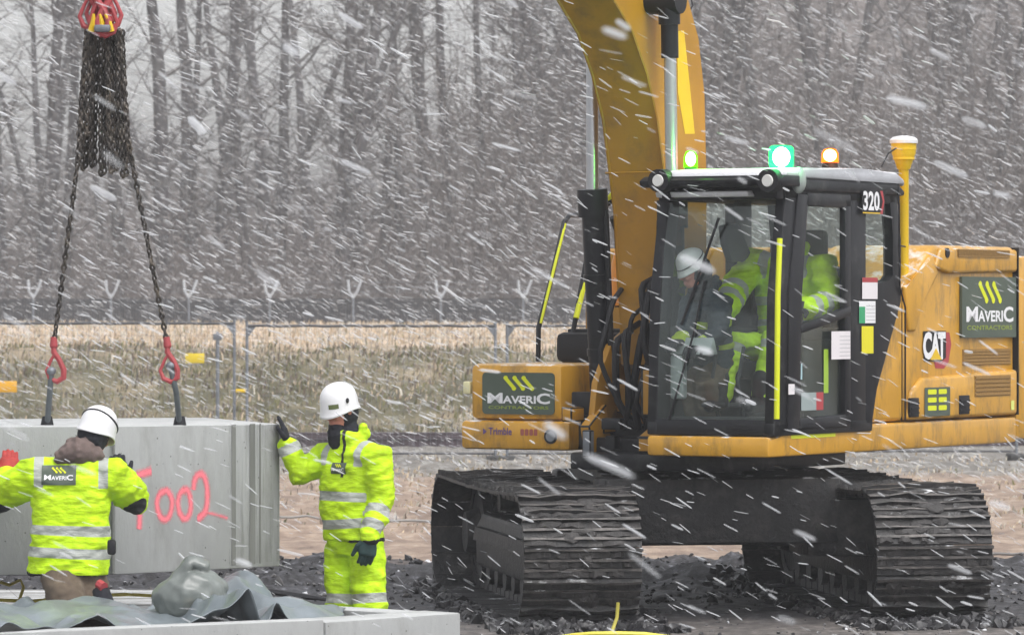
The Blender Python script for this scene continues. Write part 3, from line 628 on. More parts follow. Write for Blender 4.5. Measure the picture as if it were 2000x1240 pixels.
spray_stroke(vs, fs, ink, [(384, 1012), (398, 1001), (415, 1003), (446, 1012)], 0.020, 0.6)
me = bpy.data.meshes.new('sprayed_marking'); me.from_pydata(vs, [], fs); a = me.attributes.new('ink', 'FLOAT', 'POINT'); a.data.foreach_set('value', ink); me.update()
link('sprayed_marking', me, [SPRAY], blk)

# ------------------------------------------------------------------ chain sling
def chain(bm, p, q, pitch=0.036, r=0.0062, mi=0, rs=None, sag=0.0):
    p = V(p); q = V(q); L = (q - p).length; n = max(2, int(L / pitch)); d = (q - p).normalized(); a, c = frame_of(d)
    for k in range(n):
        o = p + (q - p) * ((k + 0.5) / n) + V((0, 0, -sag * 4 * ((k + 0.5) / n) * (1 - (k + 0.5) / n)))
        tw_ = 0.5 * math.sin(k * 0.7 + p.x * 40) + k * 0.12; a_, c_ = a * math.cos(tw_) + c * math.sin(tw_), c * math.cos(tw_) - a * math.sin(tw_); u, w = (a_, c_) if k % 2 else (c_, a_)
        ln, wd = pitch * 0.82, pitch * 0.36; ring = []
        path = []
        for s in range(10):
            t = 2 * math.pi * s / 10; path.append(o + d * (math.sin(t) * ln * 0.75) + u * (math.cos(t) * wd))
        rg = []
        for s in range(10):
            t = 2 * math.pi * s / 10; cen = path[s]; nn = (cen - o).normalized()
            rg.append([bm.verts.new(cen + (nn * math.cos(x) + w * math.sin(x)) * r) for x in (0, 1.571, 3.142, 4.712)])
        for s in range(10):
            for x in range(4):
                f = bm.faces.new([rg[s][x], rg[s][(x + 1) % 4], rg[(s + 1) % 10][(x + 1) % 4], rg[(s + 1) % 10][x]]); f.material_index = mi
DS = 28.3
sb = P(198, 40, DS)
sling = tag(bpy.data.objects.new('chain_sling', None), 'chain sling with bundled dark chains and red hooks above the hanging block', 'chain sling'); COL.objects.link(sling); sling.location = sb
bm = BM(); chain(bm, P(106, 664, DS), P(152, 316, DS - 0.1), 0.033, 0.0085); chain(bm, P(152, 316, DS - 0.1), P(170, 62, DS - 0.1), 0.033, 0.0085); obj('chain_leg', bm, [CHAIN], sling, sb)
bm = BM(); chain(bm, P(325, 664, DS), P(252, 285, DS - 0.1), 0.033, 0.0085); chain(bm, P(252, 285, DS - 0.1), P(232, 62, DS - 0.1), 0.033, 0.0085); obj('chain_leg', bm, [CHAIN], sling, sb)
strands = [(170, 152, 312, .0), (176, 160, 330, .12), (180, 168, 262, -.08), (187, 178, 325, .1), (198, 197, 342, .05), (207, 209, 285, .14), (211, 215, 336, -.12), (222, 232, 322, 0.), (228, 240, 345, -.05), (234, 246, 318, .1), (180, 168, 318, .2), (225, 226, 330, .2)]
for x0, x1, yb, dd in strands:
    bm = BM(); top = P(x0, 58, DS + dd * 0.4); mid = P((x0 + x1) / 2 - 2, 190, DS + dd * 0.8); lo = P(x1, yb, DS + dd); lo2 = P(x1 + 7, yb - 3, DS + dd + 0.05); up2 = P(x0 + 5, 60, DS + dd * 0.4 + 0.05)
    for a, c in ((top, mid), (mid, lo), (lo, lo2), (lo2, P((x0 + x1) / 2 + 5, 190, DS + dd * 0.8 + 0.05)), (P((x0 + x1) / 2 + 5, 190, DS + dd * 0.8 + 0.05), up2)): chain(bm, a, c, 0.034, 0.0078)
    obj('doubled_chain', bm, [CHAIN], sling, sb)
# master link and shortening hooks at the top
bm = BM()
def hook(bm, top, s, ang=0.0, flip=1, mi=0):
    c, sn = math.cos(ang), math.sin(ang)
    T = lambda x, z, y=0: top + V((flip * (x * c) - 0 * sn, y + x * sn, z)) 
    pts = [T(0, 0), T(0.0, -0.05 * s), T(0.035 * s, -0.10 * s), T(0.062 * s, -0.16 * s), T(0.06 * s, -0.21 * s), T(0.02 * s, -0.235 * s), T(-0.025 * s, -0.215 * s), T(-0.045 * s, -0.165 * s), T(-0.02 * s, -0.105 * s), T(0.0, -0.07 * s)]
    tube(bm, pts, [0.016 * s, 0.018 * s, 0.017 * s, 0.019 * s, 0.020 * s, 0.018 * s, 0.015 * s, 0.012 * s, 0.010 * s, 0.009 * s], mi, 8)
    ell(bm, top + V((0, 0, -0.005)), (0.026 * s, 0.02 * s, 0.03 * s), mi, None, 10, 8)
for x, y, dy in ((172, 2, 0), (185, -4, 0.03), (197, -8, -0.02), (209, -4, 0.02), (221, 0, -0.03), (190, 12, -0.05), (213, 14, -0.05)):
    b2 = BM(); hook(b2, P(x, y - 30, DS - 0.08 + dy), 1.15, 0.5 * dy * 10, 1 if x < 198 else -1); obj('shortening_hook', b2, [REDH], sling, sb)
for x in (186, 198, 209):
    b2 = BM(); a = P(x - 3, 28, DS - 0.16); c = P(x - 8 + (x - 186) * 0.7, 62, DS - 0.14); tube(b2, [a, (a + c) / 2 + V((0.006, 0, 0)), c], [0.008, 0.018, 0.022], 0, 8); obj('safety_catch', b2, [YBRI], sling, sb)
b2 = BM(); box(b2, P(200, 56, DS - 0.17), (0.10, 0.03, 0.045), 0, 0.012); obj('tag_plate', b2, [STL], sling, sb)
for px, lb in ((103, 'l'), (333, 'r')):
    b2 = BM(); hook(b2, P(px + (2 if px < 200 else -6), 672, DS), 0.98, 0, 1); obj('lifting_hook', b2, [REDH], sling, sb)
    b2 = BM(); cyl(b2, P(px + (2 if px < 200 else -8), 658, DS), P(px + (2 if px < 200 else -6), 676, DS), 0.020, 0.024); obj('hook_coupling', b2, [REDH], sling, sb)
b2 = BM()
ringp = [P(198, -75, DS) + V((0.09 * math.cos(t), 0, 0.13 * math.sin(t))) for t in [2 * math.pi * k / 24 for k in range(25)]]
tube(b2, ringp, 0.017, 0, 8, False); obj('master_link', b2, [REDH], sling, sb)
for (p0, p1, p2), lb in ((((100, 728), (97, 770), (92, 812)), 'grey lifting strop between the left-hand red hook and the block'), (((333, 718), (344, 765), (351, 815)), 'grey lifting strop between the right-hand red hook and the block')):
    b2 = BM(); A, B_, C_ = P(*p0, DS), P(*p1, DS), P(*p2, DS + 0.15)
    C_.z = CA.z - 0.012
    tube(b2, [A, B_, C_], 0.018, 0, 10)
    o = obj('lifting_strop', b2, [mat('strop_grey', (0.10, 0.115, 0.125), 0.7, var=0.2)], None, C_); tag(o, lb, 'strop')
    b2 = BM(); ell(b2, A + V((0, 0, 0.01)), (0.03, 0.03, 0.028)); obj('eye', b2, [STL], o, C_)
    b2 = BM(); cyl(b2, C_ + V((0, 0, 0.0)), C_ + V((0, 0, 0.06)), 0.042, 0.03); obj('anchor_socket', b2, [BLK], o, C_)

# ------------------------------------------------------------------ foreground chamber, sheet, bag, boards, rope
ZT = 0.35
def PT(px, py, z=ZT): return P(px, py, (CAM_H - z) * FPX / (py - 600))
C0 = PT(900, 1196); A1 = PT(635, 1214); A2 = PT(-260, 1252); B1 = PT(430, 1168); B2 = PT(180, 1152)
def wall(name, p, q, th, z0, z1, side, m, lab, extra=0.0):
    p = V((p.x, p.y)); q = V((q.x, q.y)); d = (q - p).normalized(); nn = V((-d.y, d.x)) * side
    poly = [p, q, q + nn * th, p + nn * th]; bm = BM(); prism(bm, [(v.x, v.y) for v in poly], z0, z1, 0, 0.012, plane='XY')
    bmesh.ops.recalc_face_normals(bm, faces=bm.faces)
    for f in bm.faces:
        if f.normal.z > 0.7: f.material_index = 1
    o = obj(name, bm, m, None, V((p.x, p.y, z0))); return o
t1 = C0.lerp(A1, 0.996); t2 = C0.lerp(A1, 1.006)
ch = empty('concrete_chamber', (C0.x, C0.y, -0.25), 0, 'low open concrete chamber right of the sheet, its grey corner pointing right in the foreground', 'concrete chamber')
def wpart(p, q, th, side, z1, name):
    p2 = V((p.x, p.y)); q2 = V((q.x, q.y)); d = (q2 - p2).normalized(); nn = V((-d.y, d.x)) * side
    poly = [p2, q2, q2 + nn * th, p2 + nn * th]; bm = BM(); prism(bm, [(v.x, v.y) for v in poly], -0.25, z1, 0, 0.012, plane='XY')
    bmesh.ops.recalc_face_normals(bm, faces=bm.faces)
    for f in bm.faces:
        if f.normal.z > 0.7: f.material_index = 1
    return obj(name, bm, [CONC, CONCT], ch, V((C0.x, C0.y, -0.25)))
wpart(C0, t1, 0.30, -1, ZT, 'front_wall'); wpart(t2, A2, 0.16, -1, ZT + 0.015, 'joined_wall')
bk = C0.lerp(B1, 0.16)
wpart(bk, PT(345, 1163), 0.22, 1, ZT - 0.003, 'back_wall')
# boards under and behind
bm = BM(); rnd = random.Random(9)
for k in range(9):
    y0 = 29.3 + k * 0.36; box2(bm, (-4.6, y0, 0.02), (-2.1 + rnd.uniform(-.15, .15), y0 + 0.31, 0.13 + rnd.uniform(0, .015)), 0, 0.006)
for x in (-4.3, -3.3, -2.4): box2(bm, (x, 29.35, -0.2), (x + 0.15, 32.4, 0.018), 0, 0.005)
tag(obj('board_platform', bm, [WOOD]), 'low platform of pale grey boards beneath the hanging block at the left', 'platform')
def sheet(name, x0, x1, y0, y1, nx, ny, fn, m):
    vs = []; fs = []
    for j in range(ny):
        for i in range(nx):
            x = x0 + (x1 - x0) * i / (nx - 1); y = y0 + (y1 - y0) * j / (ny - 1); vs.append(fn(x, y))
    for j in range(ny - 1):
        for i in range(nx - 1): fs.append((j * nx + i, j * nx + i + 1, (j + 1) * nx + i + 1, (j + 1) * nx + i))
    me = bpy.data.meshes.new(name); me.from_pydata(vs, [], fs); me.update(); o = link(name, me, m)
    o.modifiers.new('thick', 'SOLIDIFY').thickness = 0.004; return o
def front_y(x): t = (x - C0.x) / (A2.x - C0.x); return C0.y + (A2.y - C0.y) * t
def back_y(x): t = (x - C0.x) / (B2.x - C0.x); return C0.y + (B2.y - C0.y) * t
def fold(x, y):
    p = V((x, y, 0)); w = noise.noise(p * 1.7) * 0.5
    a = abs(noise.noise(V((x * 1.7 + w, y * 1.1 + w * 2 + x * 0.5, 2.2)))); b = abs(noise.noise(V((x * 4.2 + y * 1.2, y * 2.0 - x + w * 3, 5.0)))); c = noise.noise(V((x * 1.1, y * 0.9, 9)))
    a = math.sqrt(a * a + 0.004); b = math.sqrt(b * b + 0.004); d2 = noise.noise(V((x * 8 + 3 * w, y * 4.5 + x * 2, 3)))
    return (0.32 - a) * 0.42 + (0.22 - b) * 0.11 + c * 0.06 + d2 * 0.006
def tz(x, y):
    fy = front_y(x) + 0.2; u = (x + 3.2) / (2.25)
    env = 1 - sstep(-1.35, -0.95, x)
    z = 0.31 + fold(x, y) * (0.45 + 0.65 * env)
    z += 0.10 * math.exp(-((x + 1.55) / 0.22) ** 2) - 0.03 * sstep(-2.0, -2.4, x) * 0
    lf = 1 - sstep(-2.45, -1.75, x); z = z * (1 - lf) + (0.335 + 0.42 * fold(x * 1.25, y * 1.3) + 0.04 * lf) * lf
    e = y - front_y(x) - 0.19; k = 1 - sstep(0.0, 0.22, e); z = z * (1 - k) + max(z, ZT - 0.005) * k
    return (x + 0.02 * noise.noise(V((x * 9, y * 9, 1))), y, z)
def tarp_fn(x, v):
    y = front_y(x) + 0.19 - 0.30 * (1 - sstep(-3.0, -2.2, x)) * (1 - v) + v * max(0.1, (back_y(x) - front_y(x) - 0.42)) * (1 - 0.45 * (1 - sstep(-2.5, -1.8, x)))
    return tz(x, y)
tarp = sheet('tarpaulin', -3.55, -0.98, 0, 1, 190, 90, tarp_fn, [TARP])
tag(tarp, 'crumpled blue-grey plastic sheet heaped inside the foreground chamber', 'tarpaulin')
bm = BM(); bc = P(366, 1163, 26.6)
ell(bm, bc + V((-0.01, 0, -0.02)), (0.185, 0.15, 0.145)); ell(bm, bc + V((0.05, 0, 0.04)), (0.14, 0.11, 0.105)); ell(bm, bc + V((0.13, 0.02, 0.0)), (0.09, 0.1, 0.12)); limb(bm, [bc + V((0.06, 0, 0.08)), bc + V((0.15, 0.02, 0.12)), bc + V((0.20, 0.02, 0.04))], [0.05, 0.03, 0.035])
limb(bm, [bc + V((-0.05, -0.02, 0.11)), bc + V((0.02, 0, 0.19)), bc + V((0.10, 0, 0.17))], [0.05, 0.03, 0.045])
bag = obj('rubble_bag', bm, [BAGM], None, V((bc.x, bc.y, bc.z - 0.15))); remesh(bag, 0.011, 2); wrinkle(bag, 0.026, (3.2, 3.2, 4.5), 3.0); wrinkle(bag, 0.010, (7, 7, 5), 1.0); wrinkle(bag, 0.016, (9, 9, 8), 6.0)
tag(bag, 'bulging crumpled grey-green plastic bag standing on the sheet in the foreground', 'bag')
bm = BM(); pts = [(0, 1136), (18, 1142), (40, 1132), (46, 1146), (38, 1170)]
tube(bm, [P(*p, 28.6) for p in pts], 0.011, 0, 6); tube(bm, [P(-20, 1170, 28.5), P(60, 1174, 28.5), P(110, 1168, 28.6), P(190, 1162, 28.9), P(250, 1160, 29.0), P(300, 1163, 29.3)], 0.012, 0, 6)
tag(obj('rope', bm, [ROPEY]), 'yellowish rope lying over the pale boards at the left', 'rope')
bm = BM(); tube(bm, [P(1080, 1247, 27.5), P(1120, 1240, 27.4), P(1160, 1237, 27.35), P(1210, 1236.5, 27.35), P(1260, 1238, 27.4), P(1320, 1246, 27.5)], 0.014, 0, 8)
tube(bm, [P(1193, 1243, 27.35), P(1197, 1228, 27.4), P(1205, 1205, 27.45), P(1207, 1176, 27.45)], 0.011, 1, 8)
tag(obj('yellow_hose', bm, [mat('hose_yellow', (0.80, 0.72, 0.10), 0.5), mat('hose_olive', (0.42, 0.37, 0.05), 0.6)]), 'yellow hose arching up at the bottom edge before the near track, with an olive tail', 'hose')
bm = BM(); pts = [P(470, 1147, 31.5), P(540, 1156, 31.3), P(600, 1165, 31.0), P(655, 1172, 30.8)]
tube(bm, pts, [0.03, 0.045, 0.04, 0.02], 0, 6, True, 0.5)
tag(obj('black_pipe', bm, [RUB]), 'flattened black pipe lying on the mud behind the foreground sheet', 'pipe')

# ------------------------------------------------------------------ excavator
EX = V((1.30, 32.7, 0)); TH = R(-120)
EM = Matrix.Translation(EX) @ Matrix.Rotation(TH, 4, 'Z')
ex = empty('excavator', EX, TH, 'muddy yellow tracked excavator with raised boom, glazed black cab and lit green and amber beacons', 'excavator')
A30 = math.radians(30)
def US(px, py, Y):                               # image pixel back-projected onto an assumed plane parallel to the machine's flank -> X, Z
    k = (px - 1000) / FPX
    X = (EX.x + Y * math.cos(A30) - k * (EX.y - Y * math.sin(A30))) / (math.sin(A30) - k * math.cos(A30))
    d = EX.y - X * math.cos(A30) - Y * math.sin(A30); return X, CAM_H - (py - 600) * d / FPX
def UF(px, py, X):  # image pixel back-projected onto an assumed plane across the machine's front
    k = (px - 1000) / FPX; Y = (k * (EX.y - X * math.cos(A30)) - EX.x + X * math.sin(A30)) / (math.cos(A30) + k * math.sin(A30))
    d = EX.y - X * math.cos(A30) - Y * math.sin(A30); return Y, CAM_H - (py - 600) * d / FPX
def side(px, py, Y): x, z = US(px, py, Y); return V((x, Y, z))
SIDE = lambda Y: Matrix(((-1, 0, 0, 0), (0, 0, 1, Y), (0, 1, 0, 0), (0, 0, 0, 1)))      # plane coords: u = -X (to the rear), v = Z, out = +Y
FRONT = lambda X: Matrix(((0, 0, 1, X), (1, 0, 0, 0), (0, 1, 0, 0), (0, 0, 0, 1)))      # u = +Y, v = Z, out = +X

# deck
bm = BM(); prism(bm, [(1.60, 1.12), (1.60, 1.255), (1.27, 1.255), (1.22, 1.31), (-2.475, 1.31), (-2.475, 1.12)], 0.47, 1.39, 0, 0.022)
deck = obj('deck_rail', bm, [YEL], ex)
bm = BM(); p = side(1545, 850, 1.393); q = side(1632, 838, 1.393)
quad(bm, SIDE(1.393), -p.x, 1.238, -q.x, 1.288, 0, r=0.012); obj('reflective_strip', bm, [LIME], deck)
bm = BM(); box2(bm, (-2.45, -1.36, 1.13), (0.8, 0.46, 1.30), 0, 0.01); box2(bm, (0.3, -0.30, 1.06), (1.05, 0.46, 1.22), 0, 0.02); box2(bm, (-0.7, -0.35, 1.0), (1.20, 0.85, 1.119), 0, 0.02)
obj('deck_frame', bm, [BLK], ex)
# engine hood and side panels
HP = [(0.055, 1.318), (0.0, 1.56), (-0.42, 2.16), (-0.46, 2.27), (-0.62, 2.30), (-0.74, 2.36), (-0.98, 2.53), (-1.08, 2.565), (-2.47, 2.565), (-2.47, 1.318)]
bm = BM(); prism(bm, HP, 0.55, 1.37, 0, 0.035, seg=3); hood = obj('engine_hood', bm, [YEL], ex)
bm = BM()
prism(bm, [(-1.02, 2.40), (-1.12, 2.545), (-2.46, 2.545), (-2.46, 2.38), (-1.25, 2.36)], 1.35, 1.405, 0, 0.025, seg=3)
prism(bm, [(-0.56, 1.325), (-0.62, 1.52), (-0.80, 1.62), (-2.46, 1.66), (-2.46, 1.325)], 1.35, 1.405, 0, 0.028, seg=3)
prism(bm, [(-0.52, 2.27), (-0.62, 2.28), (-1.00, 2.50), (-1.10, 2.36), (-0.80, 2.16), (-0.72, 1.95), (-0.60, 1.95)], 1.35, 1.392, 0, 0.018, seg=3)
obj('hood_ridge', bm, [YEL], hood)
bm = BM(); box2(bm, (-2.45, -1.25, 1.31), (-0.60, 0.54, 2.55), 0, 0.06); obj('hood_cover', bm, [YEL_SHADED], hood)
for X, zt_, ya_, yb_ in ((-0.515, 2.26, 1.36, 1.373), (-2.468, 2.56, 1.30, 1.406)): bm = BM(); prism(bm, [(X, 1.325), (X, zt_), (X - 0.009, zt_), (X - 0.009, 1.325)], ya_, yb_); obj('panel_seam', bm, [BLK], hood)
for a, c, Y in (((1880, 682), (1974, 711), 1.374), ((1904, 734), (1974, 772), 1.408), ((1870, 487), (1972, 503), 1.408)):
    p = side(*a, Y); q = side(*c, Y); bm = BM(); prism(bm, [(p.x, p.z), (q.x, p.z), (q.x, q.z), (p.x, q.z)], Y - 0.01, Y)
    n = 5
    for k in range(n): z = q.z + (p.z - q.z) * (k + 0.5) / n; prism(bm, [(p.x - 0.01, z - 0.008), (q.x + 0.01, z - 0.008), (q.x + 0.01, z + 0.008), (p.x - 0.01, z + 0.008)], Y, Y + 0.006)
    obj('grille', bm, [GRIL], hood)
for a, c in (((1777, 777), (1794, 814)), ((1873, 772), (1893, 808))):
    p = side(*a, 1.406); q = side(*c, 1.406); bm = BM(); prism(bm, [(p.x, p.z), (q.x, p.z), (q.x, q.z), (p.x, q.z)], 1.39, 1.412, 0, 0.006)
    for k in range(3): z = q.z + (p.z - q.z) * (k + 0.7) / 4; prism(bm, [(p.x - 0.01, z), (q.x + 0.01, z), (q.x + 0.01, z + 0.012), (p.x - 0.01, z + 0.012)], 1.41, 1.42)
    obj('vent', bm, [RUB], hood)
bm = BM(); p = side(1851, 494, 1.41); cyl(bm, (p.x, 1.38, p.z), (p.x, 1.412, p.z), 0.035, 0.035); obj('filler_hole', bm, [RUB], hood)
bm = BM(); p = side(1806, 757, 1.409); q = side(1856, 811, 1.409); M = SIDE(1.409)
quad(bm, M, -p.x, q.z, -q.x, p.z, 0, r=0.01)
for k in range(3):
    z = q.z + (p.z - q.z) * (0.76 - 0.28 * k); w = (-q.x + p.x)
    for u0, u1 in ((0.12, 0.46), (0.54, 0.86)): quad(bm, M, -p.x + w * u0, z, -p.x + w * u1, z + 0.035, 1, 0.001, r=0.012)
obj('sticker', bm, [SIGNG, LIME], hood)
bm = BM(); p = side(1978, 795, 1.409); quad(bm, SIDE(1.409), -p.x - 0.03, p.z - 0.02, -p.x + 0.03, p.z + 0.05, 0, r=0.01); obj('corner_reflector', bm, [mat('pale_lime', (0.75, 0.8, 0.2), 0.5)], hood)
# counterweight
bm = BM(); poly = [(-2.485, 1.385), (-2.485, -1.385)] + [(-2.70 - 0.17 * math.sin(math.pi * k / 16) ** 0.6, -1.385 + 2.77 * k / 16) for k in range(0, 17)]
prism(bm, poly, 1.14, 2.50, 0, 0.03, plane='XY'); obj('counterweight', bm, [YEL], ex)

def brand_sign(parent, M, u0, v0, u1, v1, rr, nm='sign_panel', thick=0.012):
    w = u1 - u0; h = v1 - v0; bm = BM()
    quad(bm, M, u0, v0, u1, v1, 0, thick, r=rr)
    g = bmesh.ops.extrude_face_region(bm, geom=bm.faces[:]); mvs = [e for e in g['geom'] if isinstance(e, bmesh.types.BMVert)]
    off = (M.to_3x3() @ V((0, 0, 1))) * thick
    for v in mvs: v.co -= off
    s = obj(nm, bm, [SIGNG], parent)
    bm = BM()
    for k in range(3): slash(bm, M, u0 + w * (0.385 + 0.125 * k), v0 + h * 0.63, v0 + h * 0.86, w * 0.065, w * 0.115, 1, thick + 0.002)
    yb = v0 + h * 0.26
    text(bm, 'M', M, u0 + w * 0.075, yb, w * 0.21, h * 0.25, 0, 0.03, thick + 0.002)
    text(bm, 'AVERI', M, u0 + w * 0.285, yb, w * 0.46, h * 0.185, 0, 0.03, thick + 0.002)
    text(bm, 'C', M, u0 + w * 0.755, yb - h * 0.01, w * 0.185, h * 0.26, 0, 0.03, thick + 0.002)
    text(bm, 'CONTRACTORS', M, u0 + w * 0.09, v0 + h * 0.125, w * 0.83, h * 0.075, 2, 0.01, thick + 0.002)
    obj('lettering', bm, [LETW, LIME, LIMEd], s, smooth=False)
p = side(1874, 540, 1.374); q = side(1994, 658, 1.374)
brand_sign(hood, SIDE(1.374), -p.x, q.z, 2.455, p.z, 0.012, thick=0.02)
# maker's badge
M = SIDE(1.372); p = side(1801, 648, 1.372); q = side(1858, 718, 1.372); u0, v1 = -p.x, p.z; w = -q.x + p.x; h = p.z - q.z
bm = BM()
addv(bm, M, [(u0 + w * 0.55, v1 - h * 0.02, 0.001), (u0 + w * 0.93, v1 - h * 0.02, 0.001), (u0 + w * 1.0, v1 - h * 0.35, 0.001), (u0 + w * 0.90, v1 - h * 0.85, 0.001), (u0 + w * 0.74, v1 - h * 1.02, 0.001), (u0 + w * 0.45, v1 - h * 1.0, 0.001), (u0 + w * 0.38, v1 - h * 0.7, 0.001)], [(0, 1, 2, 3, 4, 5, 6)], 0)
addv(bm, M, [(u0 + w * 0.02, v1 + h * 0.02, 0.004), (u0 + w * 0.80, v1 + h * 0.02, 0.004), (u0 + w * 0.80, v1 - h * 0.72, 0.004), (u0 + w * 0.62, v1 - h * 0.82, 0.004), (u0 + w * 0.05, v1 - h * 0.80, 0.004)], [(0, 1, 2, 3, 4)], 1)
text(bm, 'C', M, u0, v1 - h * 0.76, w * 0.30, h * 0.76, 2, 0.05, 0.008)
text(bm, 'A', M, u0 + w * 0.25, v1 - h * 0.76, w * 0.33, h * 0.75, 2, 0.05, 0.009)
text(bm, 'T', M, u0 + w * 0.50, v1 - h * 0.76, w * 0.26, h * 0.75, 2, 0.05, 0.010)
addv(bm, M, [(u0 + w * 0.22, v1 - h * 0.77, 0.013), (u0 + w * 0.62, v1 - h * 0.77, 0.013), (u0 + w * 0.42, v1 - h * 0.45, 0.013)], [(0, 1, 2)], 3)
obj('badge', bm, [REDP, BLK, LETW, YBRI], hood, smooth=False)

# storage box on the machine's right front
bm = BM(); box2(bm, (-1.6, -1.385, 1.12), (0.93, -0.50, 1.322), 0, 0.03); sbx = obj('storage_step', bm, [YEL], ex)
bm = BM(); y, z = UF(1076, 852, 0.93); cyl(bm, (0.90, y, z), (0.938, y, z), 0.052); cyl(bm, (0.925, y, z), (0.941, y, z), 0.036, 0.036, 1); obj('headlight', bm, [RUB, STL], sbx)
bm = BM(); M = FRONT(0.932); ya, za = UF(944, 848, 0.93); yb, zb = UF(1000, 836, 0.93)
addv(bm, M, [(ya - 0.0, za, 0.002), (ya + 0.03, za + 0.02, 0.002), (ya, za + 0.045, 0.002)], [(0, 1, 2)], 0)
BLUEP = mat('print_violet', (0.12, 0.07, 0.22), 0.6); REDD = mat('print_red', (0.34, 0.09, 0.07), 0.6)
text(bm, 'Trimble', M, ya + 0.045, za - 0.002, yb - ya - 0.045, 0.052, 0, 0.02, 0.002)
ya, za = UF(1017, 850, 0.93); yb, zb = UF(1052, 838, 0.93)
obj('lettering', bm, [BLUEP], sbx, smooth=False); bm = BM()
for k in range(4): quad(bm, M, ya + (yb - ya) * k / 4, za, ya + (yb - ya) * (k + 0.78) / 4, zb, 0, 0.002, r=0.008)
obj('red_marks', bm, [REDD], sbx, smooth=False)
bm = BM(); box2(bm, (-1.55, -1.325, 1.326), (0.90, -0.58, 1.722), 0, 0.045); sb2 = obj('storage_box', bm, [YEL], ex)
ya, za = UF(943, 808, 0.9); yb, zb = UF(1084, 728, 0.9); brand_sign(sb2, FRONT(0.902), ya, za, yb, zb, 0.03, thick=0.006)
bm = BM(); y, z = UF(914, 757, 0.86); box(bm, (0.86, y, z), (0.05, 0.06, 0.09), 0, 0.012); obj('marker_lamp', bm, [mat('lamp_cream', (0.8, 0.75, 0.45), 0.4)], sb2)
bm = BM(); x0, z0 = US(1070, 712, -0.95); x1, z1 = US(1143, 655, -0.95)
box2(bm, (-0.75, -1.15, 1.72), (0.0, -0.45, 1.94), 0, 0.05); box2(bm, (-0.65, -1.10, 1.93), (-0.1, -0.5, 1.965), 0, 0.015); obj('tool_tray', bm, [RUB], ex)
for pts in ([(1051, 706), (1052, 640), (1078, 540), (1102, 435), (1112, 421), (1135, 420)], [(1118, 655), (1133, 575), (1147, 500), (1160, 430)], [(1195, 425), (1204, 450), (1207, 520), (1206, 600)]):
    yy = -1.22 if pts[0][0] < 1100 else (-1.05 if pts[0][0] < 1150 else -0.62)
    bm = BM(); tube(bm, [side(*p, yy) for p in pts], 0.019, 0, 8); hr = obj('handrail', bm, [BLK], ex)
    seg = {1051: [(1102, 437), (1054, 632)], 1118: [(1144, 540), (1125, 622)], 1195: None}[pts[0][0]]
    if seg:
        bm = BM(); a, c = [side(*p, yy + 0.010) + V((-0.012 if pts[0][0] == 1051 else 0, 0, 0)) for p in seg]; tube(bm, [a, (a + c) / 2 + V((0.0, 0, 0.0)), c], 0.021 if pts[0][0] == 1118 else 0.0115, 0, 8); obj('reflective_tape', bm, [LIME], hr)
bm = BM(); tube(bm, [side(1184, 396, -0.5), side(1204, 372, -0.45)], 0.024, 0, 8); tube(bm, [side(1180, 402, -0.5), side(1205, 386, -0.45), side(1212, 384, -0.4)], 0.022, 1, 8); obj('hose_guard', bm, [LIME, RUB], ex)

# boom
under = [(0.70, 1.72), (0.74, 2.2), (0.80, 2.76), (0.87, 3.05), (0.97, 3.42), (1.12, 3.72), (1.33, 4.0), (1.62, 4.22), (2.3, 4.62), (3.4, 5.15), (4.7, 5.5)]
back = [(4.8, 5.85), (3.3, 5.75), (2.1, 5.42), (1.2, 4.98), (0.55, 4.32), (0.36, 4.0), (0.27, 3.62), (0.24, 3.05), (0.24, 2.4), (0.30, 1.85), (0.45, 1.66)]
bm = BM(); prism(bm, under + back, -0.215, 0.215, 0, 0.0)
boom = obj('boom', bm, [YEL_SHADED], ex)
bm = BM()                                       # flange edges and weld band
for s in (-1, 1):
    tube(bm, [(x, s * 0.212, z) for x, z in under[1:]], 0.010, 0, 5)
tube(bm, [(0.93, -0.215, 3.05), (0.93, 0.215, 3.05)], 0.006, 0, 4); obj('weld_seam', bm, [YEL_SHADED], boom)
bm = BM()
for dx, dy in ((0.0, 0.17), (0.0, 0.10), (0.0, 0.03)): tube(bm, [(x - 0.03, dy, z) for x, z in back[3:9]], 0.020, 0, 6)
obj('hydraulic_line', bm, [YEL], boom)
bm = BM(); M = SIDE(0.217)
pts = [US(*p, 0.217) for p in ((1322, 62), (1336, 60), (1357, 262), (1338, 262), (1324, 180))]
addv(bm, M, [(-x, z, 0.0) for x, z in pts], [(0, 1, 2, 3, 4)]); obj('warning_strip', bm, [YBRI], boom)
bm = BM(); tube(bm, [side(1350, 0, 0.1), side(1353, 12, 0.16), side(1345, 24, 0.18), side(1338, 26, 0.15)], 0.007, 0, 6); obj('hose_loop', bm, [RUB], boom)
bm = BM()                                       # foot brackets
for y in (-0.30, 0.26): prism(bm, [(1.05, 1.25), (0.98, 1.6), (0.78, 1.86), (0.50, 1.98), (0.22, 1.88), (0.1, 1.25)], y, y + 0.05, 0, 0.01)
cyl(bm, (0.55, -0.33, 1.78), (0.55, 0.34, 1.78), 0.07, 0.07, 1); obj('boom_bracket', bm, [YEL_SHADED, BLK], ex)
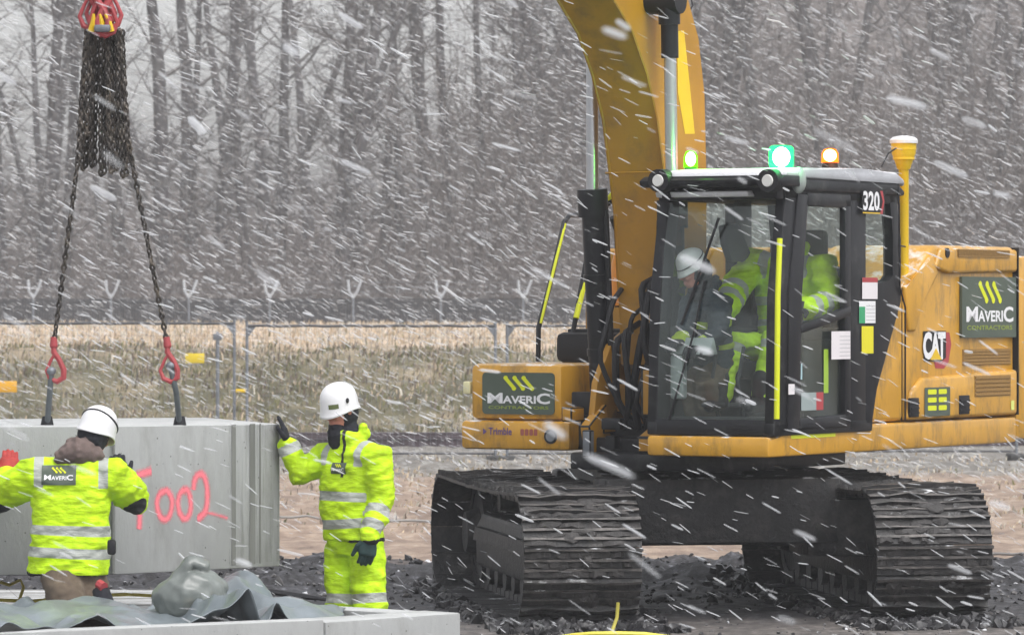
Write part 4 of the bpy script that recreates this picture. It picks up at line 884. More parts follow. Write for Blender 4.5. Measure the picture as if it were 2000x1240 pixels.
# boom cylinders: barrel, chrome rod, gland, hose
for yy, ptop, pgl, pbot in ((-0.37, (1157, 125), (1157, 378), (1178, 850)), (0.37, (1307, 20), (1313, 400), (1318, 850))):
    t, g, b0 = side(*ptop, yy), side(*pgl, yy), side(*pbot, yy)
    b0.z = 1.30; bm = BM(); tube(bm, [b0, g], 0.082, 0, 18); tube(bm, [g - (g - b0).normalized() * 0.16, g + (g - b0).normalized() * 0.03], 0.108, 0, 18)
    for k in (0.3, 0.62): c = b0.lerp(g, k); tube(bm, [c, c + (g - b0).normalized() * 0.05], 0.09, 0, 14)
    cyl(bm, b0 + V((0, -0.12, 0)), b0 + V((0, 0.12, 0)), 0.11)
    hc = obj('boom_cylinder', bm, [BLK], ex)
    bm = BM(); tube(bm, [g, t], 0.043, 0, 16); obj('rod', bm, [CHR], hc)
    bm = BM()
    if yy > 0: tube(bm, [t - (t - g).normalized() * 0.33, t + (t - g).normalized() * 0.1], 0.06, 0, 14); tube(bm, [t - (t - g).normalized() * 0.1, t + (t - g).normalized() * 0.14], 0.075, 0, 12); cyl(bm, t + V((0, 0.09, 0.06)), t + V((0, -0.16, 0.06)), 0.09)
    else: cyl(bm, t + V((0, 0.02, 0.02)), t + V((0, 0.16, 0.02)), 0.05)
    obj('rod_eye', bm, [BLK], hc)
    bm = BM(); tube(bm, [b0 + V((0.05, 0.09 * (1 if yy < 0 else -1), 0.2)), b0.lerp(g, 0.4) + V((0.03, 0.11 * (1 if yy < 0 else -1), 0)), b0.lerp(g, 0.93) + V((0.0, 0.10 * (1 if yy < 0 else -1), 0))], 0.022, 0, 8); obj('oil_pipe', bm, [RUB], hc)
# hoses and clutter around the boom foot
rnd = random.Random(4)
for k in range(9):
    bm = BM(); x0 = 0.76; y0 = rnd.uniform(-0.20, 0.20); z0 = rnd.uniform(1.9, 2.45)
    pts = [V((x0, y0, z0)), V((x0 + rnd.uniform(.1, .3), y0 + rnd.uniform(-.05, .08), z0 - 0.08)), V((x0 + rnd.uniform(.15, .42), y0 + rnd.uniform(-.12, .12), z0 - 0.5)), V((x0 + 0.12, y0 + rnd.uniform(-.15, .15), 1.28))]
    cur = []
    for i in range(3):
        for s in range(5): cur.append(pts[i].lerp(pts[i + 1], s / 5))
    cur.append(pts[-1])
    for i in range(1, len(cur) - 1): cur[i] = (cur[i - 1] + cur[i] + cur[i + 1]) / 3
    tube(bm, cur, rnd.uniform(0.016, 0.028), 0, 8); obj('hydraulic_hose', bm, [RUB], ex)
bm = BM()
for k in range(10): box(bm, (rnd.uniform(0.6, 1.25), rnd.uniform(-0.48, 0.40), rnd.uniform(1.18, 1.5)), (rnd.uniform(.05, .2), rnd.uniform(.05, .16), rnd.uniform(.06, .22)), rnd.choice([0, 0, 1, 2, 2]), 0.01)
prism(bm, [(1.42, 1.13), (1.42, 1.24), (1.12, 1.36), (1.0, 1.36), (1.0, 1.13)], 0.30, 0.46, 2, 0.015); prism(bm, [(1.10, 1.10), (1.15, 1.30), (0.9, 1.45), (0.8, 1.1)], -0.30, -0.22, 2, 0.01)
box2(bm, (1.12, 0.22, 1.36), (1.24, 0.40, 1.72), 2, 0.03); obj('valve_block', bm, [BLK, STL, YEL_SHADED], ex)

# cab
CY0, CY1 = 0.45, 1.41
cabm = BM()
def both(poly, th=0.075, b=0.012):
    for y0, y1 in ((CY0, CY0 + th), (CY1 - th, CY1)): prism(cabm, poly, y0, y1, 0, b)
both([(1.56, 1.27), (1.36, 1.27), (1.36, 2.2), (1.20, 2.9), (1.37, 2.93), (1.51, 2.2)])
both([(0.40, 1.27), (0.14, 1.27), (0.14, 2.9), (0.42, 2.9)])
both([(-0.34, 2.95), (-0.43, 2.6), (-0.43, 2.16), (-0.02, 1.56), (0.04, 1.31), (0.15, 1.31), (0.15, 2.26), (-0.24, 2.30), (-0.30, 2.34), (-0.30, 2.62), (-0.22, 2.9)])
both([(1.39, 2.84), (1.38, 2.95), (-0.34, 2.95), (-0.32, 2.84)])
both([(1.56, 1.262), (1.56, 1.35), (0.04, 1.35), (0.04, 1.262)])
for z0, z1, X in ((1.262, 1.37, 1.52), (2.84, 2.93, 1.36), (2.12, 2.15, 1.50)):
    if X != 1.50: box2(cabm, (X - 0.06, CY0, z0), (X + 0.035, CY1, z1), 0, 0.01)
box2(cabm, (-0.41, CY0, 2.84), (-0.30, CY1, 2.95), 0, 0.01); box2(cabm, (-0.42, CY0 + 0.02, 2.05), (-0.36, CY1 - 0.02, 2.2), 0, 0.01)
box2(cabm, (0.0, CY0 + 0.02, 1.30), (0.05, CY1 - 0.02, 1.6)); prism(cabm, [(0.03, 1.55), (-0.40, 2.14), (-0.36, 2.16), (0.08, 1.57)], CY0 + 0.02, CY1 - 0.02)
box2(cabm, (0.0, CY0 + 0.02, 1.262), (1.5, CY1 - 0.02, 1.30))
cab = obj('cab', cabm, [BLK], ex)
# door: frame, belt bar, handle
bm = BM()
prism(bm, [(1.37, 1.30), (1.19, 1.30), (1.17, 2.2), (1.06, 2.88), (1.22, 2.88), (1.36, 2.2)], 1.375, 1.425, 0, 0.012)
prism(bm, [(1.19, 1.94), (1.19, 2.0), (0.41, 2.13), (0.41, 2.06)], 1.375, 1.43, 0, 0.012)
prism(bm, [(0.50, 1.31), (0.41, 1.31), (0.41, 2.86), (0.50, 2.86)], 1.375, 1.425, 0, 0.01)
prism(bm, [(1.22, 1.30), (0.41, 1.30), (0.41, 1.39), (1.22, 1.37)], 1.375, 1.425, 0, 0.01); prism(bm, [(1.12, 2.80), (1.08, 2.89), (0.41, 2.89), (0.41, 2.80)], 1.375, 1.425, 0, 0.01)
door = obj('door', bm, [BLK], cab)
for pl in ([(1.18, 1.37), (1.18, 1.96), (0.45, 2.08), (0.45, 1.37)], [(1.17, 2.0), (1.15, 2.25), (1.07, 2.83), (0.45, 2.83), (0.45, 2.12)]):
    bm = BM(); addv(bm, None, [(x, 1.392, z) for x, z in pl], [tuple(range(len(pl)))]); o = obj('door_glass', bm, [GLASS], cab)
for Y in (CY0 + 0.03, CY1 - 0.03):
    bm = BM(); pl = [(0.14, 2.25), (0.14, 2.84), (-0.24, 2.84), (-0.31, 2.6), (-0.31, 2.33), (-0.24, 2.29)]; addv(bm, None, [(x, Y, z) for x, z in pl], [tuple(range(len(pl)))]); obj('quarter_glass', bm, [GLASS], cab)
bm = BM(); pl = [(1.36, 1.98), (1.36, 2.2), (1.20, 2.84), (0.42, 2.84), (0.42, 1.98)]; addv(bm, None, [(x, CY0 + 0.03, z) for x, z in pl], [tuple(range(len(pl)))]); obj('side_glass', bm, [GLASS], cab)
bm = BM(); nx = 6; prof = [(1.545, 1.36), (1.53, 1.8), (1.50, 2.2), (1.44, 2.55), (1.365, 2.85)]
for a, c in zip(prof, prof[1:]): addv(bm, None, [(a[0], CY0 + 0.05, a[1]), (a[0], CY1 - 0.05, a[1]), (c[0], CY1 - 0.05, c[1]), (c[0], CY0 + 0.05, c[1])], [(0, 1, 2, 3)])
bmesh.ops.remove_doubles(bm, verts=bm.verts, dist=0.001); obj('windscreen', bm, [GLASS], cab)
bm = BM(); addv(bm, None, [(-0.38, CY0 + 0.05, 2.18), (-0.38, CY1 - 0.05, 2.18), (-0.36, CY1 - 0.05, 2.85), (-0.36, CY0 + 0.05, 2.85)], [(0, 1, 2, 3)]); obj('rear_glass', bm, [GLASS], cab)
# roof, snow crust, visor
bm = BM(); prism(bm, [(1.40, 2.93), (1.33, 2.985), (-0.33, 2.99), (-0.45, 2.93), (-0.44, 2.90), (1.38, 2.90)], CY0 - 0.02, CY1 + 0.02, 0, 0.015); roof = obj('roof', bm, [BLK], cab)
bm = BM(); prism(bm, [(1.28, 2.985), (1.20, 3.055), (0.3, 3.075), (-0.30, 3.06), (-0.42, 3.015), (-0.43, 2.965), (-0.30, 2.985)], CY0 - 0.01, CY1 + 0.03, 0, 0.02, seg=3); obj('roof_cap', bm, [mat('roof_pale', (0.40, 0.41, 0.44), 0.5, var=0.12, snow=0.6)], roof)
bm = BM(); prism(bm, [(1.60, 2.925), (1.62, 2.97), (1.55, 3.0), (1.30, 3.0), (1.30, 2.925)], CY0 - 0.03, CY1 + 0.08, 0, 0.012); vis = obj('visor', bm, [BLK], cab)
bm = BM(); prism(bm, [(1.58, 2.995), (1.55, 3.035), (1.3, 3.055), (1.28, 2.998)], CY0 + 0.16, CY1 + 0.07, 0, 0.012); obj('visor_snow', bm, [SNOWM], vis)
bm = BM(); prism(bm, [(1.50, 2.86), (1.52, 2.895), (1.44, 2.90), (1.40, 2.86)], CY0 + 0.04, CY1 - 0.22, 0, 0.008); obj('ledge_snow', bm, [SNOWM], vis)
for py_, (px, py) in (('a', (1283, 353)), ('b', (1497, 353))):
    y, z = UF(px, py, 1.66); bm = BM(); tube(bm, [(1.50, y, z - 0.02), (1.56, y, z), (1.645, y, z)], [0.05, 0.082, 0.078], 0, 18); box(bm, (1.5, y, z - 0.06), (0.1, 0.05, 0.12), 0, 0.01)
    wl = obj('work_light', bm, [RUB], vis); bm = BM(); cyl(bm, (1.645, y, z), (1.655, y, z), 0.042, 0.038); obj('lens', bm, [mat('lens_pale', (0.72, 0.72, 0.70), 0.3)], wl)
bm = BM(); p = side(1560, 352, 1.46); ell(bm, p, (0.06, 0.05, 0.09)); box(bm, p + V((0.12, 0, 0.03)), (0.2, 0.05, 0.03), 0, 0.01); obj('mirror_shell', bm, [mat('clear_plastic', (0.42, 0.46, 0.45), 0.3, alpha=0.75)], cab)
# interior
bm = BM(); box2(bm, (0.05, 0.53, 1.30), (1.37, 0.56, 1.99)); box2(bm, (0.06, 1.24, 1.31), (0.95, 1.33, 1.90), 0, 0.02); box2(bm, (0.06, 0.56, 1.31), (0.12, 1.3, 2.0)); obj('inner_lining', bm, [TRIM], cab)
bm = BM(); box2(bm, (0.10, 0.66, 1.62), (0.62, 1.16, 1.76), 0, 0.05); prism(bm, [(0.12, 1.72), (0.24, 1.72), (0.10, 2.42), (-0.02, 2.42)], 0.66, 1.16, 0, 0.05); box2(bm, (-0.05, 0.78, 2.44), (0.05, 1.04, 2.66), 0, 0.04)
box2(bm, (0.1, 0.7, 1.3), (0.55, 1.1, 1.62), 0, 0.02); obj('seat', bm, [TRIM], cab)
bm = BM()
for y in (0.60, 1.20): box2(bm, (0.15, y - 0.06, 1.62), (0.80, y + 0.06, 1.98), 0, 0.04); tube(bm, [(0.72, y, 1.98), (0.75, y, 2.08), (0.74, y, 2.16)], [0.02, 0.02, 0.03], 0, 8)
box2(bm, (1.10, 0.52, 1.30), (1.44, 1.30, 1.38), 0, 0.02)
for y in (0.78, 0.98): tube(bm, [(1.15, y, 1.38), (1.24, y, 1.62), (1.16, y, 1.85)], 0.014, 0, 6); box(bm, (1.22, y, 1.46), (0.18, 0.1, 0.03), 0, 0.01)
obj('console', bm, [TRIM], cab)
bm = BM(); a, c = side(1431, 440, 0.72), side(1488, 512, 0.72)
prism(bm, [(a.x, a.z), (a.x - 0.22, a.z + 0.02), (a.x - 0.27, a.z - 0.05), (c.x - 0.02, c.z), (a.x - 0.12, c.z + 0.0), (a.x - 0.03, a.z - 0.13)], 0.60, 0.66, 0, 0.02); obj('monitor', bm, [TRIM], cab)
bm = BM(); box2(bm, (1.36, 0.56, 1.5), (1.44, 0.66, 1.80), 0, 0.02); prism(bm, [(1.30, 1.80), (1.44, 1.80), (1.36, 1.92)], 0.56, 0.86, 0, 0.01); obj('document_pouch', bm, [mat('pouch_grey', (0.30, 0.33, 0.34), 0.4)], cab)
bm = BM(); tube(bm, [(1.56, 0.62, 1.36), (1.54, 0.80, 1.95), (1.50, 0.86, 2.3)], 0.008, 0, 6); tube(bm, [(1.53, 0.70, 2.0), (1.465, 0.95, 2.72)], 0.010, 0, 5); obj('wiper', bm, [RUB], cab)
bm = BM(); tube(bm, [side(1517, 818, 1.47), side(1518, 700, 1.475), side(1519, 580, 1.47), side(1523, 466, 1.46)], 0.019, 0, 10); obj('grab_handle', bm, [LIME], cab)
bm = BM(); tube(bm, [side(1345, 842, 0.9) , side(1345, 858, 0.9)], 0.03); bm.free()
def sticker(a, c, Y, mats, split=None, nm='sticker', lines=0):
    p = side(*a, Y); q = side(*c, Y); bm = BM(); M = SIDE(Y); quad(bm, M, -p.x, q.z, -q.x, p.z, 0)
    if split == 'top': quad(bm, M, -p.x, p.z - (p.z - q.z) * 0.22, -q.x, p.z, 1, 0.001)
    if split == 'left': quad(bm, M, -p.x, q.z, -p.x + (p.x - q.x) * 0.36, p.z - (p.z - q.z) * 0.25, 1, 0.001)
    if split == 'right': quad(bm, M, -p.x + (p.x - q.x) * 0.68, q.z, -q.x, p.z, 1, 0.001)
    for k in range(lines): z = q.z + (p.z - q.z) * (k + 0.8) / (lines + 1.2); quad(bm, M, -p.x + (p.x - q.x) * 0.42, z, -q.x - 0.01 * 0, z + 0.004, 2, 0.0012)
    obj(nm, bm, mats, cab, smooth=False)
GREY = mat('print_grey', (0.45, 0.45, 0.47), 0.7)
sticker((1684, 542), (1714, 584), 1.415, [PAPER, REDP, GREY], 'top'); sticker((1678, 588), (1710, 631), 1.415, [LETW, mat('print_green', (0.04, 0.36, 0.16), 0.6), GREY], 'left', lines=5)
sticker((1683, 637), (1706, 690), 1.415, [mat('label_yellow', (0.78, 0.70, 0.01), 0.5)]); sticker((1624, 647), (1661, 701), 1.428, [PAPER, PAPER, GREY], None, lines=6)
sticker((1552, 710), (1567, 741), 1.40, [mat('label_blue', (0.38, 0.56, 0.60), 0.5)]); sticker((1565, 767), (1608, 800), 1.40, [mat('label_grey', (0.30, 0.36, 0.36), 0.5), REDP], 'right'); sticker((1609, 682), (1618, 767), 1.40, [mat('tape_green', (0.33, 0.52, 0.04), 0.5)])
sticker((1540, 750), (1552, 770), 1.43, [PAPER])
bm = BM(); p = side(1685, 411, 1.434); q = side(1727, 375, 1.434); M = SIDE(1.434)
quad(bm, M, -p.x - 0.01, p.z - 0.02, -q.x + 0.012, q.z + 0.012, 3); quad(bm, SIDE(1.433), -p.x - 0.01, p.z - 0.02, -q.x + 0.012, q.z + 0.012, 3, -0.001); W3 = p.x - q.x
text(bm, '320', M, -p.x, p.z, W3 * 0.76, q.z - p.z, 0, 0.03, 0.004)
addv(bm, M, [(-p.x + W3 * 0.80, q.z + 0.005, 0.001), (-p.x + W3 * 0.92, q.z + 0.005, 0.001), (-p.x + W3 * 1.0, (p.z + q.z) / 2, 0.001), (-p.x + W3 * 0.92, p.z - 0.02, 0.001), (-p.x + W3 * 0.80, p.z - 0.02, 0.001), (-p.x + W3 * 0.93, (p.z + q.z) / 2, 0.001)], [(0, 1, 2, 5), (5, 2, 3, 4)], 1)
quad(bm, M, -p.x, p.z - 0.02, -p.x + W3 * 0.8, p.z - 0.012, 2, 0.001)
obj('lettering', bm, [LETW, REDP, YBRI, BLK], cab, smooth=False)

# beacons
def emis(name, col, s):
    m = bpy.data.materials.new(name); m.use_nodes = True; n = m.node_tree; n.nodes.clear(); o = n.nodes.new('ShaderNodeOutputMaterial'); e = n.nodes.new('ShaderNodeEmission'); e.inputs[0].default_value = (*col, 1); e.inputs[1].default_value = s
    n.links.new(e.outputs[0], o.inputs[0]); return m
def lensm(name, col, s):
    m = bpy.data.materials.new(name); m.use_nodes = True; n = m.node_tree; n.nodes.clear(); o = n.nodes.new('ShaderNodeOutputMaterial'); e = n.nodes.new('ShaderNodeEmission'); e.inputs[0].default_value = (*col, 1); e.inputs[1].default_value = s
    t = n.nodes.new('ShaderNodeBsdfTransparent'); t.inputs[0].default_value = (*[0.35 + 0.65 * c for c in col], 1); a = n.nodes.new('ShaderNodeAddShader'); n.links.new(e.outputs[0], a.inputs[0]); n.links.new(t.outputs[0], a.inputs[1]); n.links.new(a.outputs[0], o.inputs[0]); return m
def beacon(px, py, Y, r, h, col, colw, s, nm, shape='box'):
    p = side(px, py, Y); bm = BM(); cyl(bm, p + V((0, 0, -h * 0.5 - 0.035)), p + V((0, 0, -h * 0.5)), r * 0.95, r * 0.85); bc_ = obj(nm, bm, [RUB], cab)
    bm = BM()
    if shape == 'box': box(bm, p, (r * 1.7, r * 1.8, h), 0, 0.03, seg=3)
    else: tube(bm, [p + V((0, 0, -h / 2)), p + V((0, 0, h * 0.15)), p + V((0, 0, h * 0.42)), p + V((0, 0, h / 2))], [r, r * 0.95, r * 0.7, r * 0.3], 0, 18)
    obj('beacon_lens', bm, [lensm(nm + '_lens_' + str(px), col, 0.9)], bc_)
    bm = BM(); ell(bm, p, (r * 0.74, r * 0.74, h * 0.43)); obj('lamp', bm, [emis(nm + '_lamp_' + str(px), colw, s)], bc_)
    ld = bpy.data.lights.new('beacon_light', 'POINT'); ld.color = col; ld.energy = 2.5; ld.shadow_soft_size = r; lo = bpy.data.objects.new('beacon_light', ld); COL.objects.link(lo); lo.parent = bc_; lo.location = p + V((0.16, 0.16, 0.02))
    return p
beacon(1526, 307, 1.30, 0.080, 0.155, (0.02, 1.0, 0.22), (0.85, 1.0, 0.92), 16.0, 'green_beacon')
beacon(1621, 304, 1.0, 0.062, 0.10, (1.0, 0.22, 0.0), (1.0, 0.85, 0.5), 14.0, 'amber_beacon', 'dome')
beacon(1349, 311, 0.62, 0.048, 0.115, (0.10, 1.0, 0.0), (0.8, 1.0, 0.6), 9.0, 'green_beacon', 'dome')
# positioning mast
bm = BM(); mx = side(1765, 480, 1.28)
X0 = mx.x; tube(bm, [(X0, 1.28, 2.28), (X0, 1.28, 3.12), (X0, 1.28, 3.14)], [0.036, 0.036, 0.045], 0, 14); gm = obj('antenna_mast', bm, [YBRI], ex)
bm = BM(); zt = US(1763, 320, 1.28)[1]; z2 = US(1763, 277, 1.28)[1]
tube(bm, [(X0, 1.28, zt - 0.04), (X0, 1.28, zt + 0.02), (X0, 1.28, zt + 0.07), (X0, 1.28, z2 - 0.01)], [0.045, 0.066, 0.085, 0.092], 0, 20)
for k in range(3): tube(bm, [(X0, 1.28, zt + 0.03 + k * 0.035), (X0, 1.28, zt + 0.045 + k * 0.035)], [0.078 + k * 0.006] * 2, 0, 20)
ah = obj('antenna_housing', bm, [YBRI], gm)
bm = BM(); tube(bm, [(X0, 1.28, z2 - 0.012), (X0, 1.28, z2 + 0.012), (X0, 1.28, z2 + 0.032), (X0, 1.28, z2 + 0.042)], [0.100, 0.102, 0.078, 0.03], 0, 22); obj('antenna_dome', bm, [WHT], ah)
bm = BM(); tube(bm, [side(1752, 345, 1.42), side(1756, 400, 1.44), side(1757, 560, 1.42), side(1768, 600, 1.40), side(1768, 820, 1.385)], 0.007, 0, 6); tube(bm, [side(1722, 325, 1.3), side(1735, 300, 1.29), side(1750, 290, 1.28)], 0.006, 0, 6); tube(bm, [side(1757, 480, 1.42), side(1768, 482, 1.33)], 0.006, 0, 5); obj('antenna_cable', bm, [RUB], gm)
bm = BM(); x, z = US(1210, 540, -0.45); tube(bm, [(x - 0.3, -0.6, z - 0.2), (x - 0.28, -0.6, z + 0.1), (x - 0.28, -0.6, z + 0.22)], [0.10, 0.06, 0.03], 0, 12); obj('rear_beacon', bm, [mat('amber_plastic', (0.85, 0.30, 0.01), 0.4)], ex)

# undercarriage
UR = Matrix.Rotation(R(39), 4, 'Z')
bm = BM()
box(bm, (0, 0, 0.70), (1.9, 1.25, 0.44), 0, 0.05, UR); box(bm, (0.86, 0, 0.72), (0.22, 1.75, 0.46), 0, 0.03, UR); box(bm, (-0.86, 0, 0.72), (0.22, 1.75, 0.46), 0, 0.03, UR)
prism(bm, [(0.98, 0.50), (1.04, 0.50), (1.0, 0.94), (0.6, 0.99), (0.6, 0.95)], -0.82, 0.82, 0, 0.01, UR)
for s in (-1, 1): prism(bm, [(-0.9, 0.9), (0.9, 0.9), (0.5, 0.99), (-0.5, 0.99)], s * 0.2, s * 0.78, 0, 0.0, UR)
for sx in (-1, 1):
    for sy in (-1, 1): prism(bm, [(sx * 0.95, sy * 0.6), (sx * 1.15, sy * 1.05), (sx * 0.55, sy * 1.05), (sx * 0.35, sy * 0.6)], 0.40, 0.80, 0, 0.02, UR, plane='XY')
cyl(bm, (0, 0, 0.92), (0, 0, 1.03), 0.62, 0.60, 0, 40); obj('carbody', bm, [MUDM], ex)
bm = BM(); cyl(bm, (0, 0, 1.0), (0, 0, 1.125), 0.54, 0.54, 0, 40); obj('swing_bearing', bm, [BLK], ex)
TL, TR_ = 1.77, 0.415; NS = 49
def track_path(t):                               # t 0..1 -> x, z, angle of outward normal
    per = 4 * TL + 2 * math.pi * TR_; s = (t % 1.0) * per
    if s < 2 * TL: sag = -0.02 * math.sin(math.pi * s / (2 * TL)) ; return -TL + s, 0.455 + TR_ + sag * 1.0, math.pi / 2
    s -= 2 * TL
    if s < math.pi * TR_: a = math.pi / 2 - s / TR_; return TL + TR_ * math.cos(a), 0.455 + TR_ * math.sin(a), a
    s -= math.pi * TR_
    if s < 2 * TL: return TL - s, 0.455 - TR_, -math.pi / 2
    s -= 2 * TL; a = -math.pi / 2 - s / TR_; return -TL + TR_ * math.cos(a), 0.455 + TR_ * math.sin(a), a
rnd = random.Random(12)
for yc, nm in ((-1.19, 'l'), (1.19, 'r')):
    bm = BM()
    prism(bm, [(-1.45, 0.22), (1.35, 0.22), (1.5, 0.36), (1.5, 0.52), (1.2, 0.62), (-1.2, 0.62), (-1.5, 0.52), (-1.5, 0.34)], yc - 0.16, yc + 0.16, 0, 0.03, UR)
    for s in (-1, 1): prism(bm, [(-1.3, 0.42), (1.2, 0.42), (1.1, 0.52), (-1.2, 0.52)], yc + s * 0.16, yc + s * 0.21, 0, 0.0, UR)
    tr = obj('track', bm, [MUDM], ex)
    bm = BM()
    for k in range(NS):
        x, z, a = track_path((k + 0.3) / NS); M = UR @ Matrix.Translation((x, yc, z)) @ Matrix.Rotation(-(a - math.pi / 2), 4, 'Y')
        w = 0.395; lo = rnd.uniform(-0.003, 0.003)
        box(bm, (0, 0, lo), (0.192, 2 * w, 0.022), 0, 0.0, M)
        for gx, gh_ in ((-0.088, 0.05), (-0.02, 0.036), (0.045, 0.036)):
            nseg = 6
            vv = []
            for q in range(nseg + 1):
                yy = -w + 2 * w * q / nseg; hh = gh_ * (1 + rnd.uniform(-0.45, 0.2)); tw = rnd.uniform(0.004, 0.011)
                vv += [(gx - 0.012, yy, lo + 0.01), (gx + 0.012, yy, lo + 0.01), (gx + tw, yy, lo + hh), (gx - tw, yy, lo + hh)]
            ff = []
            for q in range(nseg):
                b_ = q * 4
                for e in range(4): ff.append((b_ + e, b_ + (e + 1) % 4, b_ + 4 + (e + 1) % 4, b_ + 4 + e))
            vs, fs = addv(bm, M, vv, ff, 0)
            for i, f in enumerate(fs):
                if i % 4 == 2: f.material_index = 1
        for s in (-1, 1): box(bm, (0, s * 0.085, -0.055), (0.17, 0.04, 0.09), 0, 0.0, M)
        for gx in (-0.054, 0.012, 0.07):         # mud packed between the grousers
            y0_ = -w
            while y0_ < w - 0.06:
                ln_ = rnd.uniform(0.05, 0.26); y1_ = min(y0_ + ln_, w - 0.01)
                if rnd.random() < 0.8:
                    hh = rnd.uniform(0.008, 0.030); ym = (y0_ + y1_) / 2; hl = (y1_ - y0_) / 2; vv = []
                    for q5 in range(5): yy = ym + hl * (q5 / 2 - 1); h5 = hh * (0.25, 0.9, rnd.uniform(.7, 1.2), 0.8, 0.2)[q5]; vv += [(gx - 0.03, yy, lo), (gx + 0.03, yy, lo), (gx + rnd.uniform(.008, .026), yy, lo + 0.008 + h5), (gx - rnd.uniform(.008, .026), yy, lo + 0.008 + h5)]
                    addv(bm, M, vv, [(q5 * 4 + e_, q5 * 4 + (e_ + 1) % 4, q5 * 4 + 4 + (e_ + 1) % 4, q5 * 4 + 4 + e_) for q5 in range(4) for e_ in range(4)], 2)
                y0_ = y1_ + rnd.uniform(0, 0.06)
        for q in range(rnd.choice([2, 3, 5, 7])):
            g = bmesh.ops.create_icosphere(bm, subdivisions=1, radius=1.0, matrix=M @ Matrix.Translation((rnd.uniform(-.08, .08), rnd.uniform(-w + .09, w - .09), 0.018)) @ Matrix.Diagonal((rnd.uniform(.02, .07), rnd.uniform(.03, .10), rnd.uniform(.008, .028), 1)))
            for v in g['verts']:
                for f in v.link_faces: f.material_index = 2
    obj('shoes', bm, [MUDM, WORN, mat('caked_mud', (0.034, 0.031, 0.031), 0.6, var=0.5, vscale=12, bump=0.6, bscale=30, snow=0.15)], tr, smooth=False)
    for xx, nm2, rr in ((TL, 'idler', 0.33), (-TL, 'sprocket', 0.33)):
        bm = BM()
        for s in (-1, 1): cyl(bm, UR @ V((xx, yc + s * 0.03, 0.455)), UR @ V((xx, yc + s * 0.10, 0.455)), rr, rr * 0.94, 0, 30)
        for s in (-1, 1): cyl(bm, UR @ V((xx, yc + s * 0.10, 0.455)), UR @ V((xx, yc + s * 0.20, 0.455)), rr * 0.55, rr * 0.45, 0, 20)
        if nm2 == 'sprocket':
            for q in range(21): a = 2 * math.pi * q / 21; box(bm, (xx + 0.345 * math.cos(a), yc, 0.455 + 0.345 * math.sin(a)), (0.06, 0.06, 0.05), 0, 0, UR)
        obj(nm2, bm, [MUDM], tr)
    for q in range(8):
        xx = -1.35 + q * 0.385; bm = BM()
        for s in (-1, 1): cyl(bm, UR @ V((xx, yc + s * 0.02, 0.19)), UR @ V((xx, yc + s * 0.15, 0.19)), 0.085, 0.08, 0, 14)
        obj('roller', bm, [MUDM], tr)
    for xx in (-0.65, 0.65):
        bm = BM(); cyl(bm, UR @ V((xx, yc - 0.12, 0.72)), UR @ V((xx, yc + 0.12, 0.72)), 0.07, 0.07, 0, 12); obj('carrier_roller', bm, [MUDM], tr)

# ------------------------------------------------------------------ people
def hiv_mat(name, base, silver=(0.37, 0.39, 0.36), dark=(0.012, 0.012, 0.016), rough=0.75):
    m = bpy.data.materials.new(name); m.use_nodes = True; n = m.node_tree; L = n.links; b = n.nodes['Principled BSDF']; b.inputs['Roughness'].default_value = rough
    tc = n.nodes.new('ShaderNodeTexCoord'); t = n.nodes.new('ShaderNodeTexNoise'); t.inputs['Scale'].default_value = 9; t.inputs['Detail'].default_value = 5; L.new(tc.outputs['Object'], t.inputs['Vector'])
    h = n.nodes.new('ShaderNodeHueSaturation'); h.inputs['Color'].default_value = (*base, 1); mr = n.nodes.new('ShaderNodeMapRange'); mr.inputs['From Min'].default_value = 0.3; mr.inputs['From Max'].default_value = 0.6; mr.inputs['To Min'].default_value = 0.74; mr.inputs['To Max'].default_value = 1.08; L.new(t.outputs['Fac'], mr.inputs['Value']); L.new(mr.outputs[0], h.inputs['Value'])
    cur = h.outputs[0]
    for an, col in (('silver', silver), ('dark', dark)):
        at = n.nodes.new('ShaderNodeAttribute'); at.attribute_name = an; g = n.nodes.new('ShaderNodeMath'); g.operation = 'GREATER_THAN'; g.inputs[1].default_value = 0.0; L.new(at.outputs['Fac'], g.inputs[0])
        x = n.nodes.new('ShaderNodeMix'); x.data_type = 'RGBA'; L.new(g.outputs[0], x.inputs[0]); L.new(cur, x.inputs[6]); x.inputs[7].default_value = (*col, 1); cur = x.outputs[2]
    L.new(cur, b.inputs['Base Color'])
    bp = n.nodes.new('ShaderNodeBump'); bp.inputs['Strength'].default_value = 0.6; bp.inputs['Distance'].default_value = 0.03; t2 = n.nodes.new('ShaderNodeTexNoise'); t2.inputs['Scale'].default_value = 14; t2.inputs['Detail'].default_value = 3; mp = n.nodes.new('ShaderNodeMapping'); mp.inputs['Scale'].default_value = (0.7, 0.7, 1.8)
    L.new(tc.outputs['Object'], mp.inputs[0]); L.new(mp.outputs[0], t2.inputs['Vector']); L.new(t2.outputs['Fac'], bp.inputs['Height']); L.new(bp.outputs[0], b.inputs['Normal'])
    return m
JAC = hiv_mat('hi_vis_jacket', (0.49, 0.75, 0.0)); TRO = hiv_mat('hi_vis_trousers', (0.49, 0.77, 0.0))
